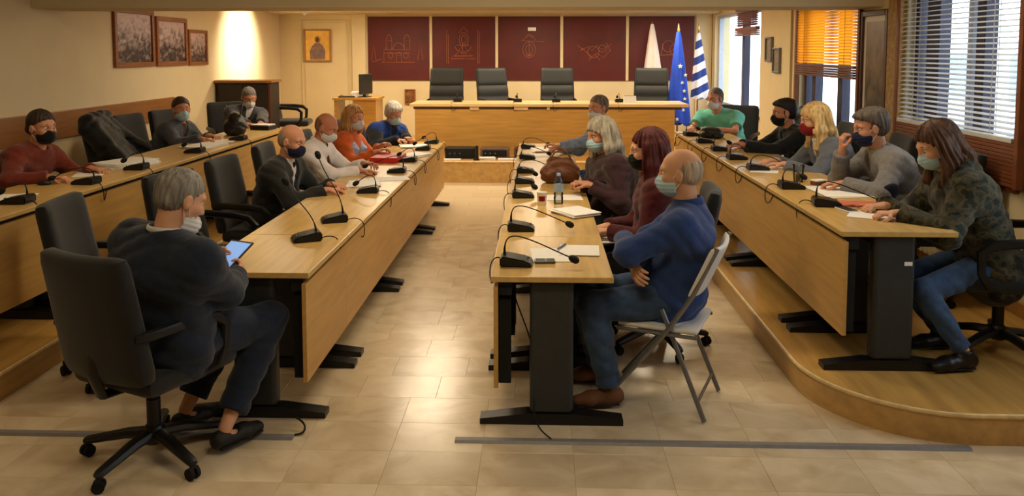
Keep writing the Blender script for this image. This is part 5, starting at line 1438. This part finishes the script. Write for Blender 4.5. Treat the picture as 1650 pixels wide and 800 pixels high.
def dvest(o, j):
    v = Vol(); g = .018
    v.seg(j['P'] + j['up'] * .05, j['C'], (.165 + g, .12 + g), (.168 + g, .118 + g), j['sd'], k=.05)
    v.seg(j['C'], j['N'] - j['up'] * .05, (.13 + g, .09 + g), (.08, .07), j['sd'], k=.05)
    v.seg(j['P'] + j['fw'] * .12, j['N'] + j['fw'] * .12 + j['up'] * .02, (.01, .13), (.06, .13), j['sd'], k=.01, op=-1)
    mesh_obj('vest', [v.mesh(.014)], cloth('navy_vest', (.10, .11, .15)), o)
    v = Vol(); v.seg(j['N'] + j['sd'] * .05 - j['up'] * .02 + j['fw'] * .05, j['C'] + j['sd'] * .05 + j['fw'] * .13, (.012, .006), (.014, .006), j['sd'], k=.01)
    mesh_obj('lanyard', [v.mesh(.006)], mat('yellow_strap', (.78, .72, .22), .6), o)
chair(.78, 8.10, 0, 186, 'black office chair under the man in denim and dark vest')
person('man in pale denim sleeves and dark vest sitting behind the grey-haired woman', (.70, 8.10), 200, (.59, 8.10, 1.235), hy=20, hp=6, hands=((.20, 7.88, .86), (.22, 8.25, .80)), poles=((.2, -.9, -.2), None), hdirs=((-1, .1, .3), None), skin_rgb=(.76, .52, .40), top=dict(mat=cloth('pale_denim', (.48, .54, .64), var=.3, scale=24), collar=.016, name='shirt'), trousers=M_JEANS, shoes=S_SHOE,
       hair=dict(kind='short', rgb=(.42, .36, .30), t=.005, line=.012), mask=(M_MWHITE, (.9, .9, .9), .012), h=.0105, extra=dvest)

# window platform row
def camo():
    m = cloth('camouflage_cloth', (.20, .19, .14))
    nt = m.node_tree; rp = [n for n in nt.nodes if n.type == 'VALTORGB'][0]; rp.color_ramp.interpolation = 'CONSTANT'
    e = rp.color_ramp.elements; e[0].position = 0; e[0].color = lin((.10, .10, .085)) + (1,); e[1].position = .44; e[1].color = lin((.22, .22, .15)) + (1,)
    q = e.new(.53); q.color = lin((.31, .27, .19)) + (1,); q = e.new(.60); q.color = lin((.15, .17, .12)) + (1,)
    return m
def hood(v, j):
    v.seg(j['N'] - j['fw'] * .055 + j['sd'] * .07, j['N'] - j['fw'] * .055 - j['sd'] * .07, (.055, .06), (.055, .06), j['up'], k=.04)
    v.seg(j['N'] - j['fw'] * .08 - j['up'] * .06 + j['sd'] * .04, j['N'] - j['fw'] * .08 - j['up'] * .06 - j['sd'] * .04, .055, .055, k=.04)
chair(2.52, 4.42, PZ, 168, 'black office chair on platform under the woman in camouflage jacket')
person('woman with long brown hair in camouflage jacket and jeans writing', (2.44, 4.42), 176, (2.175, 4.47, 1.285), hy=6, hp=26, seat=.41, fz=PZ, hands=((1.93, 4.36, .925), (1.95, 4.58, .925)), hdirs=((-1, .1, 0), (-1, -.25, 0)), curls=(.9, .8), knees=((2.03, 4.25, .535), (2.02, 4.48, .545)), ankles=((2.20, 4.14, .245), (2.24, 4.45, .245)), bw=1.15, skin_rgb=SK2, female=True, thick=.026,
       top=dict(mat=camo(), leg=-.016, name='jacket', low=.10, amp=.006, more=[hood]), trousers=M_JEANS, shoes=S_SHOE, hair=dict(kind='long', rgb=(.34, .22, .14), t=.016, len=.26, spread=1.0, line=.008, fwd=.35), mask=BM, h=.0075)
M_BLAZ = cloth('grey_tweed', (.46, .45, .45), var=.2, scale=60)
def patch(o, j):
    v = Vol(); d = nrm(j['EL'] - j['SL']); ou = nrm(j['sd'] * .8 - j['up'] * .2 - d * .1)
    v.ell(j['EL'] - d * .055 + ou * .066, (.022, .022, .065), np.stack([ou, np.cross(d, ou), d], 1))
    v.p[-1] = ('e', v.p[-1][1], np.array([.022, .056, .072]), np.stack([ou, nrm(np.cross(d, ou)), nrm(np.cross(ou, np.cross(d, ou)))], 1), .02, (), 1, v.p[-1][1] - .08, v.p[-1][1] + .08)
    mesh_obj('elbow_patch', [v.mesh(.006)], cloth('navy_patch', (.08, .09, .14)), o)
chair(2.53, 5.45, PZ, 178, 'black office chair on platform under the man in grey blazer')
person('man in grey tweed blazer with elbow patch and navy mask, hand at his chin', (2.50, 5.46), 178, (2.21, 5.45, 1.29), hy=2, hp=12, seat=.46, fz=PZ, hands=((1.98, 5.28, .935), (2.05, 5.50, 1.12)), poles=((.5, -.9, -.3), (-.7, .2, -1)), hdirs=((-1, .35, 0), (-.1, -.05, 1)), hnormals=(None, (-1, 0, .1)), curls=(.7, 1.0), bw=1.08, skin_rgb=SK1, top=dict(mat=M_BLAZ, open=(.3, .055, True), name='blazer', low=.05), inner=cloth('olive_shirt', (.55, .54, .42)), trousers=M_DTROU, shoes=S_SHOE,
       hair=dict(kind='short', rgb=(.36, .32, .29), t=.012, line=.024, top=.9, amp=.0016), mask=NM, h=.0085, extra=patch)
chair(2.56, 6.42, PZ, 176, 'black office chair on platform under the blond woman')
person('woman with long blond hair in grey jacket and red mask', (2.46, 6.42), 180, (2.165, 6.41, 1.26), hy=2, hp=10, seat=.46, fz=PZ, hands=((1.88, 6.22, .93), (1.90, 6.50, .925)), hdirs=((-1, .3, 0), (-1, -.3, 0)), bw=1.1, skin_rgb=SK2, female=True, top=dict(mat=cloth('slate_jacket', (.40, .42, .46)), open=(.25, .08, True), name='jacket', low=.05), inner=M_WSH, trousers=M_DTROU, shoes=S_SHOE,
       hair=dict(kind='long', rgb=(.84, .70, .46), t=.018, len=.26, spread=1.1, line=-.008, fwd=.15), mask=RM, h=.0095)
chair(2.55, 7.50, PZ, 178, 'black office chair on platform under the man in dark suit')
person('dark-haired man in dark suit and black mask reaching along the table', (2.52, 7.50), 182, (2.25, 7.48, 1.235), hy=0, hp=6, seat=.46, fz=PZ, hands=((1.84, 7.28, .95), (1.88, 7.55, .935)), hdirs=((-1, .1, 0), (-1, -.2, 0)), bw=1.1, skin_rgb=SK3, top=dict(mat=cloth('black_suit', (.085, .09, .10)), open=(.4, .05, True), name='jacket', low=.04), inner=cloth('dark_inner', (.10, .10, .12)), trousers=M_DTROU, shoes=S_SHOE,
       hair=dict(kind='short', rgb=(.12, .09, .08), t=.009, line=.024, top=.8), mask=KM, h=.010)
chair(2.28, 9.62, PZ, 240, 'black office chair on platform under the man in green polo')
person('man in mint green polo shirt and white mask leaning on the table end', (2.24, 9.55), 232, (2.01, 9.30, 1.255), hy=-10, hp=8, seat=.46, fz=PZ, hands=((1.92, 8.98, .935), (1.70, 9.05, .935)), poles=((.8, -.5, -.4), None), hdirs=((-.9, -.3, 0), (-.2, -1, 0)), bw=1.2, belly=.04, skin_rgb=(.76, .54, .42), sleeve='short', top=dict(mat=cloth('mint_polo', (.42, .76, .68), var=.12), collar=.014, name='polo_shirt'), trousers=M_JEANS, shoes=S_SHOE,
       hair=dict(kind='short', rgb=(.34, .32, .30), t=.002, line=.018), mask=WM, h=.0095)

# wall platform row
M_MAROON = cloth('maroon_knit', (.42, .16, .10), var=.2, scale=40)
chair(-4.02, 5.70, PZ, -6, 'black office chair on wall platform under the woman in maroon sweater')
person('woman in maroon sweater and black mask with tied dark hair', (-3.90, 5.72), -6, (-3.63, 5.75, 1.245), hy=-16, hp=6, seat=.46, fz=PZ, hands=((-3.34, 5.86, .925), (-3.38, 5.42, .925)), poles=(None, (-.2, -.9, -.5)), hdirs=((1, -.3, 0), (1, .1, 0)), knees=((-3.46, 5.85, .63), (-3.45, 5.60, .63)), ankles=((-3.14, 5.28, .235), (-3.20, 5.05, .235)), bw=1.15, skin_rgb=SK1, female=True, top=dict(mat=M_MAROON, name='sweater', collar=.010), trousers=M_DTROU, shoes=mat('black_canvas', (.12, .12, .13), .7), lace=M_PAPER,
       hair=dict(kind='bun', rgb=(.20, .14, .11), t=.008, line=.012), mask=KM, h=.0095)
chair(-4.00, 8.22, PZ, -8, 'black office chair on wall platform under the person in grey-blue jacket')
person('person in grey-blue jacket and pale mask leaning forward on wall platform', (-3.92, 8.22), -14, (-3.70, 8.20, 1.20), hy=-34, hp=2, seat=.46, fz=PZ, hands=((-3.40, 8.15, .93), (-3.36, 7.88, .925)), hdirs=((1, -.3, 0), (1, -.1, 0)), skin_rgb=SK1, female=True, top=dict(mat=cloth('grey_denim_jacket', (.30, .32, .36), var=.25, scale=22), open=(.3, .05, False), name='jacket', low=.04), inner=cloth('brown_top', (.34, .26, .21)), trousers=M_JEANS, shoes=S_SHOE,
       hair=dict(kind='bun', rgb=(.26, .18, .14), t=.007, line=.012, tail=.03), mask=BM, h=.0105)
chair(-3.86, 10.05, PZ, -50, 'black office chair beside the dark cabinet under a man in grey jacket')
person('man in grey jacket with pale mask bending over the table end by the cabinet', (-3.80, 10.0), -56, (-3.60, 9.88, 1.225), hy=-2, hp=20, seat=.46, fz=PZ, hands=((-3.34, 9.52, .94), (-3.46, 9.44, .93)), hdirs=((.4, -.9, 0), (.8, -.5, 0)), bw=1.05, skin_rgb=SK3, top=dict(mat=cloth('grey_anorak', (.26, .26, .27), var=.3, scale=18), open=(.5, .05, True), name='jacket', low=.04), inner=M_WSH, trousers=M_DTROU, shoes=S_SHOE,
       hair=dict(kind='short', rgb=(.45, .42, .40), t=.006, line=.012), mask=(M_MWHITE, (.9, .9, .9), .004), h=.0105)

# coat over the empty wall chair, bags
cv = Vol()
cv.seg((-.28, -.20, .98), (-.28, .20, .98), (.10, .08), (.10, .08), (0, 0, 1), k=.05).seg((-.27, 0, .92), (-.10, 0, .62), (.26, .11), (.30, .15), (0, 1, 0), k=.06).seg((-.10, 0, .60), (.16, .02, .56), (.28, .10), (.24, .08), (0, 1, 0), k=.06)
cv.seg((-.25, .22, .93), (.05, .30, .70), .075, .06, k=.04).seg((-.25, -.22, .93), (.02, -.27, .66), .075, .06, k=.04)
ct_ = mesh_obj('coat', [cv.mesh(.012, wrinkle(.010, 21, 18))], cloth('black_padded_coat', (.085, .08, .075), rough=.55))
ct_.location = (-3.86, 7.42, PZ); ct_.rotation_euler = (0, 0, R(10)); tag(ct_, 'black padded coat heaped over the office chair on wall platform', 'coat')
def bag(label, x, y, z, ang, w, d, hh, m, name='handbag', seed=1, strap=True, amp=.006):
    o = thing(name, label, 'bag', (x, y, z), R(ang))
    v = Vol()
    v.seg((0, -w / 2 + d, hh * .35), (0, w / 2 - d, hh * .35), (hh * .36, d), (hh * .36, d), (0, 0, 1), k=.03).seg((0, -w / 2 + d * 1.3, hh * .72), (0, w / 2 - d * 1.3, hh * .72), (hh * .28, d * .6), (hh * .28, d * .6), (0, 0, 1), k=.04)
    mesh_obj('body', [v.mesh(.008, wrinkle(amp, seed, 34), clip=[((0, 0, .002), (0, 0, -1))])], m, o)
    if strap:
        for s in (-1, 1):
            MB().tube(bez((s * d * .4, -w * .25, hh * .8), (s * d * .8, -w * .22, hh * 1.45), (s * d * .8, w * .22, hh * 1.45), (s * d * .4, w * .25, hh * .8)), .006, 6).build('handle', m, o, smooth=True)
    return o
bag('brown leather handbag on the table before the grey-haired woman', .17, 6.45, T, 95, .34, .085, .21, M_BROWNB, seed=5)
bag('black handbag on the wall platform table before the man in grey jacket', -3.30, 8.62, TP, 20, .42, .12, .25, M_LEATHER, seed=7)
bag('dark soft bag on the platform table before the man in green polo', 1.80, 8.45, TP, 70, .34, .09, .12, M_LEATHER, seed=9, strap=False)
cv = Vol(); cv.seg((-.30, -.2, .96), (-.30, .2, .96), (.09, .07), (.09, .07), (0, 0, 1), k=.05).seg((-.30, 0, .9), (-.24, 0, .55), (.27, .09), (.29, .08), (0, 1, 0), k=.05)
jk = mesh_obj('coat', [cv.mesh(.012, wrinkle(.008, 31, 20))], M_LEATHER); jk.location = (2.58, 8.45, PZ); jk.rotation_euler = (0, 0, R(195)); tag(jk, 'dark leather coat hung over the empty chair behind the green polo', 'coat')
